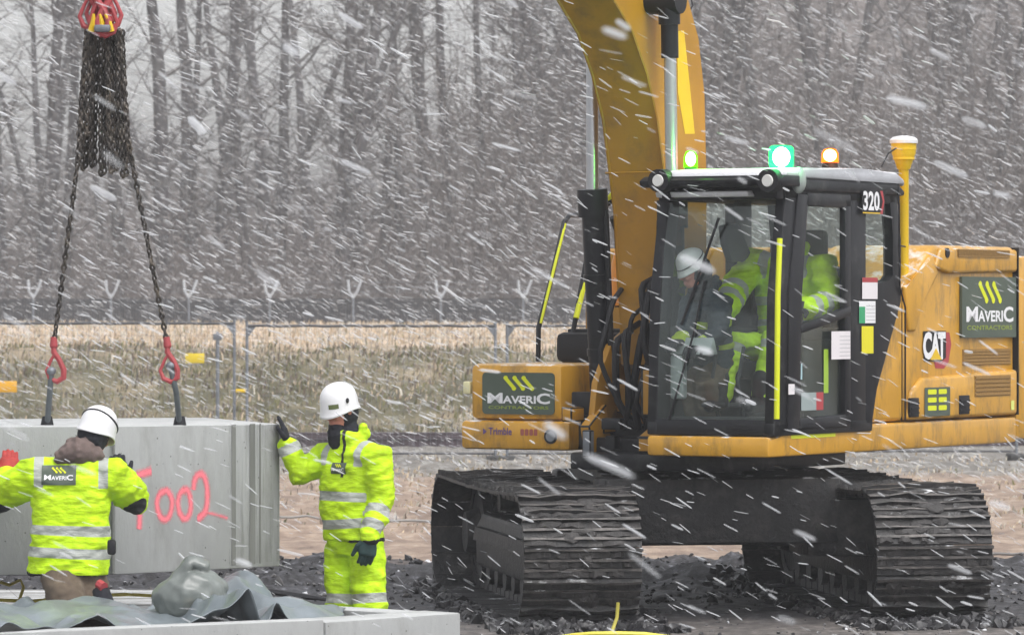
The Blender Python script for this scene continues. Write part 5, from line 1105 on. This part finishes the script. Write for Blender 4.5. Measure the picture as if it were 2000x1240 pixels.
def hand(bm, wr, d, nrm_, s, curl, k=1.0, fat=1.0, spread=0.12):
    d = d.normalized(); nn = (nrm_ - d * nrm_.dot(d)).normalized(); w = d.cross(nn).normalized()
    rg = []
    for t, hw, ht in ((-0.01, 0.028, 0.024), (0.02, 0.034, 0.020), (0.055, 0.042, 0.018), (0.09, 0.043, 0.016), (0.102, 0.038, 0.010)): rg.append((wr + d * t * k, w * hw * k * fat, nn * ht * k * fat))
    rings(bm, rg, 0, 14)
    for i, (o, L) in enumerate(((-0.033, 0.068), (-0.011, 0.080), (0.011, 0.085), (0.032, 0.076))):
        p = wr + d * 0.088 * k + w * o * s * k; dd = (d + w * (o * s) * spread * 20 * 0.15).normalized(); pts = [p - d * 0.012]; c = curl * (0.85 + 0.1 * i)
        for q, f in enumerate((0.45, 0.30, 0.25)):
            dd = (Matrix.Rotation(-c * (0.7 if q == 0 else 1.0), 3, w) @ dd); pts.append(pts[-1] + dd * L * f * k)
        r = 0.0095 * k * fat; limb(bm, pts, [r * 1.05, r, r * 0.92, r * 0.8], 0, 8)
    p = wr + d * 0.03 * k + w * 0.034 * s * k; t1 = (d * 0.75 + w * s * 0.8 - nn * 0.3).normalized(); t2 = (d * 0.95 + w * s * 0.25 - nn * 0.35).normalized()
    limb(bm, [p, p + t1 * 0.035 * k, p + t1 * 0.035 * k + t2 * 0.032 * k, p + t1 * 0.035 * k + t2 * 0.058 * k], [0.015 * k * fat, 0.013 * k * fat, 0.011 * k * fat, 0.009 * k * fat], 0, 8)
def polyparam(p, pts):
    best = (9e9, 0.0); acc = 0.0
    for a, c in zip(pts, pts[1:]):
        ab_ = c - a; t = max(0.0, min(1.0, (p - a).dot(ab_) / ab_.length_squared)); q = a + ab_ * t; dd = (p - q).length
        if dd < best[0]: best = (dd, acc + ab_.length * t)
        acc += ab_.length
    return best
def set_attr(o, name, vals): a = o.data.attributes.new(name, 'FLOAT', 'POINT'); a.data.foreach_set('value', vals)

def helmet(parent, base, c, hf, up, label_strip=None, back_strap=False, k=1.0, dot=False):
    z = (up - hf * up.dot(hf)).normalized(); y = z.cross(hf).normalized(); M = Matrix(((hf.x, y.x, z.x, c.x), (hf.y, y.y, z.y, c.y), (hf.z, y.z, z.z, c.z), (0, 0, 0, 1)))
    bm = BM(); n = 36; rr = []
    prof = [(0.995, 0.10), (0.97, 0.30), (0.90, 0.52), (0.76, 0.74), (0.55, 0.90), (0.28, 0.975), (0.0, 1.0), (-0.18, 1.01), (-0.34, 1.03), (-0.42, 1.06)]
    top = bm.verts.new(M @ V((0, 0, 0.150 * k)))
    for h, r in prof:
        ring = []
        for q in range(n):
            a = 2 * math.pi * q / n; ca, sa = math.cos(a), math.sin(a); fl = 1.0 + (0.05 * max(0, ca) + 0.07 * max(0, -ca) ** 2) * max(0, -h) * 3
            zz = h * 0.150 * k if h > 0 else h * (0.150 + 0.02 * ca + (-0.055 if abs(sa) > 0.0 else 0) * (abs(sa) ** 3)) * k
            ring.append(bm.verts.new(M @ V((0.143 * k * r * ca * fl, 0.118 * k * r * sa * (1 + (fl - 1) * 0.4), zz))))
        rr.append(ring)
    for q in range(n): bm.faces.new([top, rr[0][q], rr[0][(q + 1) % n]])
    for a, c2 in zip(rr, rr[1:]):
        for q in range(n): bm.faces.new([a[q], c2[q], c2[(q + 1) % n], a[(q + 1) % n]])
    o = obj('helmet', bm, [WHT], parent, base); sd = o.modifiers.new('t', 'SOLIDIFY'); sd.thickness = 0.006; sd.offset = -1
    def on(a, h): r = 1.0 - 0.48 * max(0, h) ** 2.3; return M @ V((0.1455 * k * r * math.cos(a), 0.1205 * k * r * math.sin(a), h * 0.15 * k))
    if label_strip:
        a0, a1 = label_strip; bm = BM(); vs = []
        m_ = 6
        for q in range(m_ + 1): a = a0 + (a1 - a0) * q / m_; vs += [on(a, -0.06), on(a, 0.15)]
        addv(bm, None, [v for v in vs], [(2 * q, 2 * q + 1, 2 * q + 3, 2 * q + 2) for q in range(m_)]); obj('helmet_sticker', bm, [mat('sticker_olive', (0.12, 0.15, 0.05), 0.5)], o, None if False else base)
    if dot:
        bm = BM(); p = on(dot, 0.22); ell(bm, p, (0.011, 0.011, 0.017)); obj('vent_hole', bm, [RUB], o, base)
    if back_strap:
        bm = BM(); tube(bm, [on(2 * math.pi * q / 28, 0.30 - 0.36 * math.cos(2 * math.pi * q / 28 - 0.25)) for q in range(29)], 0.0065, 0, 6, False, 0.6); obj('strap', bm, [RUB], o, base)
    return o

def person(label, J, group=None):
    """J holds joints in world space; every garment is a child, the skin is one mesh"""
    base = V((J['hip'].x, J['hip'].y, J.get('ground', 0.0)))
    lat, fw = J['lat'].normalized(), J['fwd'].normalized(); hf = J['hf'].normalized(); hu = J.get('hup', V((0, 0, 1))); head = J['head']; neck = J['neck']
    hz = (hu - hf * hu.dot(hf)).normalized(); hy = hz.cross(hf).normalized(); H3 = Matrix(((hf.x, hy.x, hz.x), (hf.y, hy.y, hz.y), (hf.z, hy.z, hz.z)))
    H = lambda x, y, z: head + H3 @ V((x, y, z))
    # skin
    bm = BM(); ell(bm, head, (0.098, 0.078, 0.118), 0, H3); ell(bm, H(0.022, 0, -0.065), (0.072, 0.056, 0.062), 0, H3)
    limb(bm, [H(0.088, 0, 0.012), H(0.106, 0, -0.022)], [0.011, 0.016]); ell(bm, H(0.082, 0, 0.024), (0.02, 0.05, 0.012), 0, H3)
    for s in (-1, 1): ell(bm, H(-0.005, s * 0.078, -0.01), (0.02, 0.012, 0.03), 0, H3); ell(bm, H(0.078, s * 0.033, -0.03), (0.02, 0.02, 0.018), 0, H3)
    ell(bm, H(0.086, 0, -0.062), (0.015, 0.025, 0.007), 0, H3); ell(bm, H(0.084, 0, -0.074), (0.014, 0.021, 0.007), 0, H3)
    limb(bm, [H(-0.015, 0, -0.07), neck, J['chest']], [0.055, 0.058, 0.09])
    rings(bm, [(J['hip'] + V((0, 0, -0.06)), lat * 0.15, fw * 0.10), (J['hip'] + V((0, 0, 0.06)), lat * 0.16, fw * 0.105), ((J['hip'] + J['chest']) / 2, lat * 0.14, fw * 0.095), (J['chest'], lat * 0.165, fw * 0.11), (neck.lerp(J['chest'], 0.35), lat * 0.12, fw * 0.075), (neck, lat * 0.06, fw * 0.055)], 0, 18)
    for k in ('armL', 'armR'):
        a = J[k]; limb(bm, [a[0], a[0].lerp(a[1], 0.5), a[1], a[1].lerp(a[2], 0.4), a[2]], [0.054, 0.046, 0.038, 0.038, 0.026]); limb(bm, [neck.lerp(J['chest'], 0.4), a[0]], [0.07, 0.05])
        hand(bm, a[2], J['hand' + k[-1]][0], J['hand' + k[-1]][1], J['hand' + k[-1]][2], J['hand' + k[-1]][3], 0.98, 0.85)
    for k in ('legL', 'legR'):
        l = J[k]; limb(bm, [J['hip'].lerp(l[0], 0.9), l[0].lerp(l[1], 0.5), l[1], l[1].lerp(l[2], 0.35), l[2]], [0.085, 0.075, 0.052, 0.052, 0.034]); limb(bm, [l[2] + V((0, 0, -0.02)), l[2] + J['toe'] * 0.15 + V((0, 0, -0.05))], [0.036, 0.03])
    body = obj('person', bm, [SKIN], None, base); remesh(body, 0.0075, 2); tag(body, label, 'person', group)
    bm = BM()
    for s in (-1, 1): ell(bm, H(0.094, s * 0.032, 0.002), (0.007, 0.012, 0.006), 0, H3, 10, 8)
    obj('eyes', bm, [mat('eye_dark', (0.03, 0.02, 0.02), 0.2)], body, base)
    # balaclava / snood
    bm = BM(); ell(bm, H(-0.027, 0, -0.008), (0.102, 0.092, 0.125), 0, H3); limb(bm, [H(0.015, 0, -0.12), H(-0.03, 0, -0.10), neck + V((0, 0, 0.01))], [0.062, 0.075, 0.085])
    limb(bm, [H(0.05, 0, -0.125), H(0.03, 0, -0.16)], [0.042, 0.055])
    if J.get('snood'): limb(bm, [H(0.058, 0, -0.105), H(0.062, 0, -0.14), H(0.05, 0, -0.19)], [0.052, 0.064, 0.066])
    o = obj('balaclava', bm, [J.get('balmat', DKFAB)], body, base); remesh(o, 0.009, 3); wrinkle(o, 0.008, (16, 16, 26), 2.0)
    helmet(body, base, H(0.0, 0, 0.040), hf, hz, J.get('strip'), J.get('strap', False), J.get('hk', 1.0), J.get('dot', False)) if J.get('helmet', True) else None
    # jacket
    hem, waist, chest = J['hem'], J['waist'], J['chest']; w = J['w']
    bm = BM(); sp = [hem, waist, chest, neck]
    tops = []
    rg = [(hem, lat * w[0], fw * w[0] * 0.70), (hem.lerp(waist, 0.5), lat * (w[0] + w[1]) / 2, fw * (w[0] + w[1]) / 2 * 0.68), (waist, lat * w[1], fw * w[1] * 0.66), (waist.lerp(chest, 0.5), lat * (w[1] + w[2]) / 2, fw * (w[1] + w[2]) / 2 * 0.66), (chest, lat * w[2], fw * w[2] * 0.64),
          (chest.lerp(neck, 0.45), lat * w[2] * 0.92, fw * w[2] * 0.52), (chest.lerp(neck, 0.75), lat * w[2] * 0.62, fw * w[2] * 0.42), (neck, lat * 0.095, fw * 0.095), (neck + V((0, 0, 0.05)), lat * 0.092, fw * 0.092)]
    rings(bm, rg, 0, 28)
    ar = J.get('ar', (0.10, 0.085, 0.066))
    arms = []
    for k in ('armL', 'armR'):
        a = J[k]; cuff = a[1].lerp(a[2], 0.93); limb(bm, [chest.lerp(neck, 0.30).lerp(a[0], 0.55), a[0], a[0].lerp(a[1], 0.5), a[1], cuff], [0.10, ar[0], (ar[0] + ar[1]) / 2, ar[1], ar[2]], 0, 14); arms.append([a[0], a[1], a[2]])
    if J.get('collar', True): limb(bm, [neck + lat * 0.07 + V((0, 0, 0.02)) - fw * 0.04, neck + lat * 0.085 + V((0, 0, 0.075)) - fw * 0.03], [0.035, 0.03]); limb(bm, [neck - lat * 0.07 + V((0, 0, 0.02)) - fw * 0.04, neck - lat * 0.08 + V((0, 0, 0.06)) - fw * 0.03], [0.035, 0.028]); limb(bm, [neck - fw * 0.09 - lat * 0.06 + V((0, 0, 0.04)), neck - fw * 0.09 + lat * 0.06 + V((0, 0, 0.04))], [0.035, 0.035])
    jk = obj('jacket', bm, [J.get('jacmat', JAC)], body, base); remesh(jk, 0.0105, 4); wrinkle(jk, 0.022, (4.0, 4.0, 8), J.get('seed', 1.0)); wrinkle(jk, 0.011, (10, 10, 20), J.get('seed', 1.0) + 5)
    L = (waist - hem).length + (chest - waist).length + (neck - chest).length; silver = []; dark = []
    bands = J['bands']; sl_b = J.get('sleeve_bands', ((0.36, 0.03), (0.47, 0.03)))
    for v in jk.data.vertices:
        p = v.co + base; dt, t = polyparam(p, sp); u = (p - hem).dot(lat); q = 0
        ww = w[1]; best = None
        ds = []
        for arm in arms: da, ta = polyparam(p, arm); ds.append((da, ta))
        da, ta = min(ds); c = sp[0].lerp(sp[-1], t / L); e = math.hypot((p - c).dot(lat) / w[2], (p - c).dot(fw) / (w[2] * 0.66)); tors = (e - 1) * w[2] * 0.66
        isarm = (da - ar[1]) < tors and ta > 0.10
        s = -1.0
        if isarm:
            for c0, hw in sl_b: s = max(s, hw - abs(ta - c0))
        else:
            for c0, hw in bands: s = max(s, hw - abs(t - c0 * L))
            if t > max(b[0] for b in bands) * L and J.get('braces', True): s = max(s, min(0.028 - abs(abs((p - chest).dot(lat)) - J.get('brace_u', 0.15)), t - 0.74 * L))
        silver.append(s)
        dk = -1.0
        if isarm and J.get('elbow'): dk = max(dk, J['elbow'] - (p - arms[ds.index(min(ds))][1] + V((0, 0, J.get('elbow_dz', 0.05)))).length)
        if J.get('zip') and not isarm: 
            if (p - c).dot(fw) > 0.02: dk = max(dk, 0.011 - abs((p - c).dot(lat) - J.get('zip_u', 0.0)) - (0 if t > L * 0.62 else 1))
        dk = max(dk, -0.0 + (0.012 - t)) if t < 0.012 else dk
        dark.append(dk)
    set_attr(jk, 'silver', silver); set_attr(jk, 'dark', dark)
    # trousers
    bm = BM(); rings(bm, [(hem + V((0, 0, 0.12)), lat * 0.175, fw * 0.125), (J['hip'], lat * 0.185, fw * 0.135), (J['hip'] + V((0, 0, -0.07)), lat * 0.16, fw * 0.12)], 0, 24)
    tr_ = J.get('tr', (0.115, 0.10, 0.09))
    for k in ('legL', 'legR'):
        l = J[k]; limb(bm, [l[0], l[0].lerp(l[1], 0.5), l[1], l[2].lerp(l[1], 0.08)], [tr_[0], (tr_[0] + tr_[1]) / 2, tr_[1], tr_[2]], 0, 16)
    o = obj('trousers', bm, [J.get('tromat', TRO)], body, base); remesh(o, 0.011, 3); wrinkle(o, 0.020, (5, 5, 9), 4.0); wrinkle(o, 0.008, (12, 12, 18), 2.0)
    if J.get('tromat') is None:
        sv = []
        for v in o.data.vertices:
            p = v.co + base; s = -1.0
            for k in ('legL', 'legR'):
                l = J[k]; d1, t1_ = polyparam(p, l)
                if d1 < 0.14 and t1_ > 0.2: s = max(s, 0.03 - abs(t1_ - (l[1] - l[0]).length - J.get('knee_band', 0.03)))
            sv.append(s)
        set_attr(o, 'silver', sv); set_attr(o, 'dark', [-1.0] * len(sv))
    for k in ('legL', 'legR'):
        l = J[k][2]; bm = BM(); limb(bm, [l + V((0, 0, 0.14)), l + V((0, 0, -0.02))], [0.062, 0.058]); limb(bm, [l + V((0, 0, -0.035)), l + J['toe'] * 0.17 + V((0, 0, -0.05))], [0.052, 0.045]); o = obj('boot', bm, [RUB], body, base); remesh(o, 0.009, 2)
    for k in ('L', 'R'):
        a = J['arm' + k]; hd = J['hand' + k]; bm = BM(); hand(bm, a[2], hd[0], hd[1], hd[2], hd[3], 1.14, 1.22); d = (a[2] - a[1]).normalized(); limb(bm, [a[2] - d * 0.05, a[2] + hd[0].normalized() * 0.015], [0.042, 0.034], 0, 12)
        o = obj('glove', bm, [hd[4] if len(hd) > 4 else DKFAB], body, base); remesh(o, 0.0052, 1)
    return body, jk, base
def badge(body, jk, base, M, w, h, back=False):
    """small printed patch laid on the jacket; M maps (u, v, out) to world"""
    jk.data.update(); bv = BVHTree.FromPolygons([v.co + base for v in jk.data.vertices], [tuple(p.vertices) for p in jk.data.polygons]); n = M.to_3x3() @ V((0, 0, 1)); n.normalize()
    def proj(bm, lift):
        for v in bm.verts:
            loc, _, _, _ = bv.ray_cast(v.co + n * 0.3, -n); v.co = (loc if loc else v.co) + n * lift
    bm = BM(); N = 10
    vv = [M @ V((-w / 2 + w * i / N, -h / 2 + h * j / N, 0)) for j in range(N + 1) for i in range(N + 1)]
    addv(bm, None, vv, [(j * (N + 1) + i, j * (N + 1) + i + 1, (j + 1) * (N + 1) + i + 1, (j + 1) * (N + 1) + i) for j in range(N) for i in range(N)]); proj(bm, 0.006)
    o = obj('printed_patch', bm, [SIGNG], body, base)
    bm = BM()
    for k in range(3): slash(bm, M, -w * 0.12 + w * 0.12 * k, h * 0.16, h * 0.34, w * 0.07, w * 0.12, 1, 0)
    text(bm, 'M', M, -w * 0.42, -h * 0.24, w * 0.2, h * 0.26, 0, 0.02); text(bm, 'AVERI', M, -w * 0.21, -h * 0.24, w * 0.44, h * 0.2, 0, 0.02); text(bm, 'C', M, w * 0.24, -h * 0.25, w * 0.18, h * 0.27, 0, 0.02)
    proj(bm, 0.010); obj('lettering', bm, [LETW, LIME], o, base, smooth=False)

# worker 1: standing, one hand up against the block's end
D1 = 29.0
q = lambda px, py, d=D1: P(px, py, d)
J = dict(hk=0.93, head=q(664, 801), neck=q(682, 858), chest=q(686, 905), waist=q(684, 985), hem=q(690, 1055), hip=q(694, 1060), lat=V((0.80, -0.60, 0)), fwd=V((-0.60, -0.80, 0)), hf=V((-0.66, -0.72, -0.20)), hup=V((0, 0, 1)),
         w=(0.205, 0.205, 0.208), ground=-0.2,
         armL=[q(737, 893, 28.85), q(744, 978, 28.85), q(722, 1050, 28.72)], armR=[q(632, 897, 29.15), q(588, 928, 29.1), q(561, 868, 29.1)],
         handL=(V((-0.16, -0.05, -1)), V((0.35, -1, 0)), 1, 0.30, GLV), handR=(V((-0.22, 0, 1)), V((0.95, 0, 0.2)), -1, 0.12, DKFAB),
         legL=[q(716, 1078, 28.93), q(722, 1185, 28.9), q(726, 1298, 28.9)], legR=[q(670, 1078, 29.07), q(668, 1185, 29.05), q(666, 1298, 29.1)], toe=V((-0.6, -0.8, 0)),
         bands=((0.18, 0.030), (0.44, 0.030)), strip=(0.30, 0.85), dot=1.35, snood=True, zip=True, zip_u=0.03, seed=1.0, knee_band=-0.055, brace_u=0.14, tr=(0.118, 0.108, 0.10), ar=(0.100, 0.084, 0.066))
b1, j1, bs1 = person('worker standing beside the hanging block in full lime hi-vis suit, one gloved hand raised', J)
u = V((0.80, -0.60, 0)); M = Matrix.Translation(q(689, 913) + V((0, 0, 0))) @ Matrix(((u.x, 0, -0.60, 0), (u.y, 0, -0.80, 0), (0, 1, 0, 0), (0, 0, 0, 1)))
badge(b1, j1, bs1, M, 0.11, 0.07)

# worker 2: back to the camera, both hands on the block
D2 = 27.25
q = lambda px, py, d=D2: P(px, py, d)
J = dict(hk=0.92, head=q(187, 849, 27.3), neck=q(152, 893), chest=q(140, 935), waist=q(138, 1030), hem=q(134, 1122), hip=q(138, 1118), lat=V((-1, -0.05, 0)), fwd=V((-0.05, 1, 0)), hf=V((0.35, 0.90, -0.28)), hup=V((0.25, 0.1, 1)),
         w=(0.235, 0.232, 0.235), ground=-0.2,
         armL=[q(72, 925, 27.25), q(2, 970, 27.4), q(16, 930, 27.62)], armR=[q(215, 925, 27.25), q(262, 972, 27.4), q(232, 938, 27.62)],
         handL=(V((0.05, 0.35, 0.9)), V((0.2, -1, 0.2)), -1, 0.25, GLVR), handR=(V((-0.1, 0.35, 0.9)), V((0, -1, 0.2)), 1, 0.25, DKFAB),
         legL=[q(118, 1128, 27.2), q(150, 1225, 26.95), q(190, 1310, 27.25)], legR=[q(168, 1128, 27.3), q(186, 1215, 27.15), q(160, 1318, 27.55)], toe=V((0.2, 0.95, 0)),
         bands=((0.19, 0.030), (0.38, 0.030)), strap=True, seed=6.0, tromat=BRN, elbow=0.075, elbow_dz=0.03, brace_u=0.19, sleeve_bands=((0.9, 0.001),), ar=(0.115, 0.10, 0.075), collar=False, tr=(0.12, 0.10, 0.09))
b2, j2, bs2 = person('worker seen from behind in a lime hi-vis jacket and brown trousers, pushing the block', J)
M = Matrix.Translation(q(119, 926)) @ Matrix(((1, 0, 0, 0), (0, 0, -1, 0), (0, 1, 0, 0), (0, 0, 0, 1)))
badge(b2, j2, bs2, M, 0.205, 0.115)
bm = BM(); limb(bm, [q(120, 893, 27.2), q(150, 880, 27.17), q(186, 890, 27.22)], [0.05, 0.085, 0.055]); limb(bm, [q(140, 872, 27.25), q(170, 868, 27.22)], [0.05, 0.06]); ho = obj('hood', bm, [HOODB], b2, bs2); remesh(ho, 0.011, 2); wrinkle(ho, 0.02, (12, 12, 20), 3)
bm = BM(); tube(bm, [q(196, 1150, 27.0), q(206, 1185, 26.95), q(208, 1200, 26.95)], [0.05, 0.06, 0.045], 0, 10); tube(bm, [q(193, 1140, 26.98), q(203, 1146, 26.95)], 0.03, 1, 8); obj('knee_pad', bm, [DKFAB, REDP], b2, bs2)
bm = BM(); box(bm, q(218, 1068, 27.1), (0.05, 0.05, 0.09), 0, 0.015); obj('radio', bm, [RUB], b2, bs2)

# operator in the cab (machine space -> world)
e = lambda x, y, z: EM @ V((x, y, z))
ed = lambda x, y, z: (EM.to_3x3() @ V((x, y, z)))
J = dict(head=e(0.30, 0.90, 2.66), neck=e(0.26, 0.90, 2.48), chest=e(0.28, 0.90, 2.32), waist=e(0.29, 0.90, 2.02), hem=e(0.32, 0.90, 1.84), hip=e(0.33, 0.90, 1.84), lat=ed(0, 1, 0), fwd=ed(1, 0, 0), hf=ed(0.95, 0.1, -0.1), w=(0.21, 0.235, 0.26), ar=(0.12, 0.105, 0.08), ground=1.3,
         armL=[e(0.30, 1.15, 2.40), e(0.38, 1.22, 2.15), e(0.68, 1.18, 2.10)], armR=[e(0.34, 0.64, 2.42), e(0.58, 0.62, 2.26), e(0.86, 0.68, 2.08)],
         handL=(ed(1, 0, -0.1), ed(0, 0, 1), -1, 0.7, DKFAB), handR=(ed(1, 0, -0.2), ed(0, 0, 1), 1, 0.7, DKFAB),
         legL=[e(0.38, 1.0, 1.82), e(0.86, 1.06, 1.90), e(1.05, 1.05, 1.50)], legR=[e(0.38, 0.80, 1.82), e(0.86, 0.76, 1.88), e(1.07, 0.76, 1.50)], toe=ed(1, 0, 0),
         bands=((0.25, 0.03), (0.5, 0.03)), helmet=False, seed=3.0, tr=(0.10, 0.085, 0.07), knee_band=0.06)
b3, j3, bs3 = person('machine operator sitting in the cab in a lime hi-vis jacket with a black balaclava', J)
# second person, low at the front of the cab, white helmet seen through the windscreen
J = dict(hk=0.78, jacmat=hiv_mat('navy_jacket', (0.02, 0.03, 0.045), (0.30, 0.40, 0.02)), head=e(1.20, 0.62, 2.37), neck=e(1.10, 0.64, 2.24), chest=e(1.06, 0.64, 2.10), waist=e(1.0, 0.63, 1.86), hem=e(0.98, 0.63, 1.70), hip=e(0.97, 0.63, 1.68), lat=ed(0.2, 0.98, 0), fwd=ed(0.98, -0.2, 0), hf=ed(0.80, -0.60, -0.35), w=(0.185, 0.185, 0.19), ground=1.3,
         armL=[e(1.10, 0.78, 2.14), e(1.22, 0.80, 1.92), e(1.32, 0.72, 1.84)], armR=[e(1.10, 0.55, 2.14), e(1.24, 0.56, 1.94), e(1.36, 0.60, 1.88)],
         handL=(ed(1, 0, 0), ed(0, 0, 1), -1, 0.5, DKFAB), handR=(ed(1, 0, 0), ed(0, 0, 1), 1, 0.5, DKFAB),
         legL=[e(0.98, 0.70, 1.66), e(1.24, 0.72, 1.60), e(1.12, 0.70, 1.36)], legR=[e(0.98, 0.58, 1.66), e(1.24, 0.58, 1.60), e(1.12, 0.58, 1.36)], toe=ed(1, 0, 0),
         bands=((0.3, 0.025), (0.6, 0.025)), strap=True, seed=8.0, tromat=BRN, ar=(0.08, 0.07, 0.06), tr=(0.11, 0.09, 0.075), braces=False)
b4, j4, bs4 = person('crouching person in a white helmet seen dimly through the cab windscreen', J)

# ------------------------------------------------------------------ snow in the air
rs = np.random.RandomState(77)
def snow(name, N, d0, d1, seg, L, w, label, m, mx=1.6):
    d = (rs.uniform(d0 ** 3, d1 ** 3, N)) ** (1 / 3.0); x = rs.uniform(-1, 1, N) * (d * 0.1112 + mx); z = CAM_H + rs.uniform(-1, 1, N) * (d * 0.069 + mx * 0.6) + 0.0
    keep = z > -0.15; d, x, z = d[keep], x[keep], z[keep]; n = len(d)
    ang = np.radians(rs.normal(26, 9, n) + 5 * np.sin(x * 1.7 + d * 0.3)); yy = rs.normal(0, 0.18, n); D = np.stack([np.cos(ang), yy, -np.sin(ang)], 1); D /= np.linalg.norm(D, axis=1)[:, None]
    A = np.cross(D, np.array([0.1, 1.0, 0.1])); A /= np.linalg.norm(A, axis=1)[:, None]; B = np.cross(D, A)
    sz = rs.lognormal(0.0, 0.30, n); ll = (L * rs.uniform(0.45, 1.35, n) * 0.5 * sz ** 0.5)[:, None]; ww = (w * rs.uniform(0.6, 1.2, n) * sz)[:, None]; C = np.stack([x, d, z], 1)
    rings_ = []
    for t, k in ((-1, 0.25), (-0.72, 0.9), (0.0, 1.0), (0.72, 0.9), (1, 0.25)):
        for q_ in range(seg):
            a = 2 * math.pi * q_ / seg; rings_.append(C + D * ll * t + (A * math.cos(a) + B * math.sin(a)) * ww * k)
    vs = np.stack(rings_, 1); per = 5 * seg; f = []
    for r_ in range(4):
        for q_ in range(seg): f.append([r_ * seg + q_, r_ * seg + (q_ + 1) % seg, (r_ + 1) * seg + (q_ + 1) % seg, (r_ + 1) * seg + q_])
    f = np.array(f); F = (f[None] + (np.arange(n) * per)[:, None, None]).reshape(-1)
    me = bpy.data.meshes.new(name); me.vertices.add(n * per); me.vertices.foreach_set('co', vs.reshape(-1)); nf = n * len(f)
    me.loops.add(nf * 4); me.loops.foreach_set('vertex_index', F.astype(np.int32)); me.polygons.add(nf); me.polygons.foreach_set('loop_start', np.arange(nf, dtype=np.int32) * 4)
    me.polygons.foreach_set('loop_total', np.full(nf, 4, dtype=np.int32)); me.update(calc_edges=True); me.validate()
    return tag(link(name, me, [m], smooth=False), label, 'snow', kind='stuff')
def flake(name, al):
    m = bpy.data.materials.new(name); m.use_nodes = True; n = m.node_tree; n.nodes.clear(); o = n.nodes.new('ShaderNodeOutputMaterial'); dfs = n.nodes.new('ShaderNodeBsdfDiffuse'); dfs.inputs[0].default_value = (0.92, 0.94, 0.97, 1)
    tl = n.nodes.new('ShaderNodeBsdfTranslucent'); tl.inputs[0].default_value = (0.92, 0.94, 0.97, 1); mx = n.nodes.new('ShaderNodeMixShader'); mx.inputs[0].default_value = 0.5; t = n.nodes.new('ShaderNodeBsdfTransparent'); m2 = n.nodes.new('ShaderNodeMixShader'); m2.inputs[0].default_value = al; gi = n.nodes.new('ShaderNodeNewGeometry'); rg_ = n.nodes.new('ShaderNodeMapRange'); rg_.inputs['To Min'].default_value = al * 0.35; rg_.inputs['To Max'].default_value = min(0.95, al * 1.65); n.links.new(gi.outputs['Random Per Island'], rg_.inputs['Value']); n.links.new(rg_.outputs[0], m2.inputs[0])
    n.links.new(dfs.outputs[0], mx.inputs[1]); n.links.new(tl.outputs[0], mx.inputs[2]); n.links.new(t.outputs[0], m2.inputs[1]); n.links.new(mx.outputs[0], m2.inputs[2]); n.links.new(m2.outputs[0], o.inputs[0]); return m
FL1, FL2, FL3 = flake('snowflake', 0.29), flake('snowflake_near', 0.27), flake('snowflake_far', 0.19)
snow('falling_snow', 46000, 16, 62, 4, 0.072, 0.0034, 'wind-driven snow streaking down to the right across the whole scene', FL1, 2.6)
snow('falling_snow', 62000, 62, 120, 3, 0.10, 0.0058, 'finer wind-driven snow in the distance in front of the wood', FL3, 3)
snow('falling_snow', 480, 7.0, 16, 8, 0.075, 0.0065, 'large pale out-of-focus snowflakes close to the viewer', FL2, 2.2)

# ------------------------------------------------------------------ air
bm = BM(); box2(bm, (-135, -14, -3.2), (135, 330, 46))
hz = obj('haze', bm, [], None, None, smooth=False) if False else None
me = bpy.data.meshes.new('haze'); bm.to_mesh(me); bm.free()
hm = bpy.data.materials.new('haze_air'); hm.use_nodes = True; n = hm.node_tree; n.nodes.clear(); o_ = n.nodes.new('ShaderNodeOutputMaterial'); v_ = n.nodes.new('ShaderNodeVolumePrincipled')
v_.inputs['Color'].default_value = (0.93, 0.94, 0.97, 1); v_.inputs['Density'].default_value = 0.0009; v_.inputs['Anisotropy'].default_value = 0.0
n.links.new(v_.outputs[0], o_.inputs['Volume']); me.materials.append(hm); ho = bpy.data.objects.new('haze', me); COL.objects.link(ho); tag(ho, 'pale snow-filled air greying the wood and the far fence', 'haze', kind='stuff')
ho.display_type = 'WIRE'
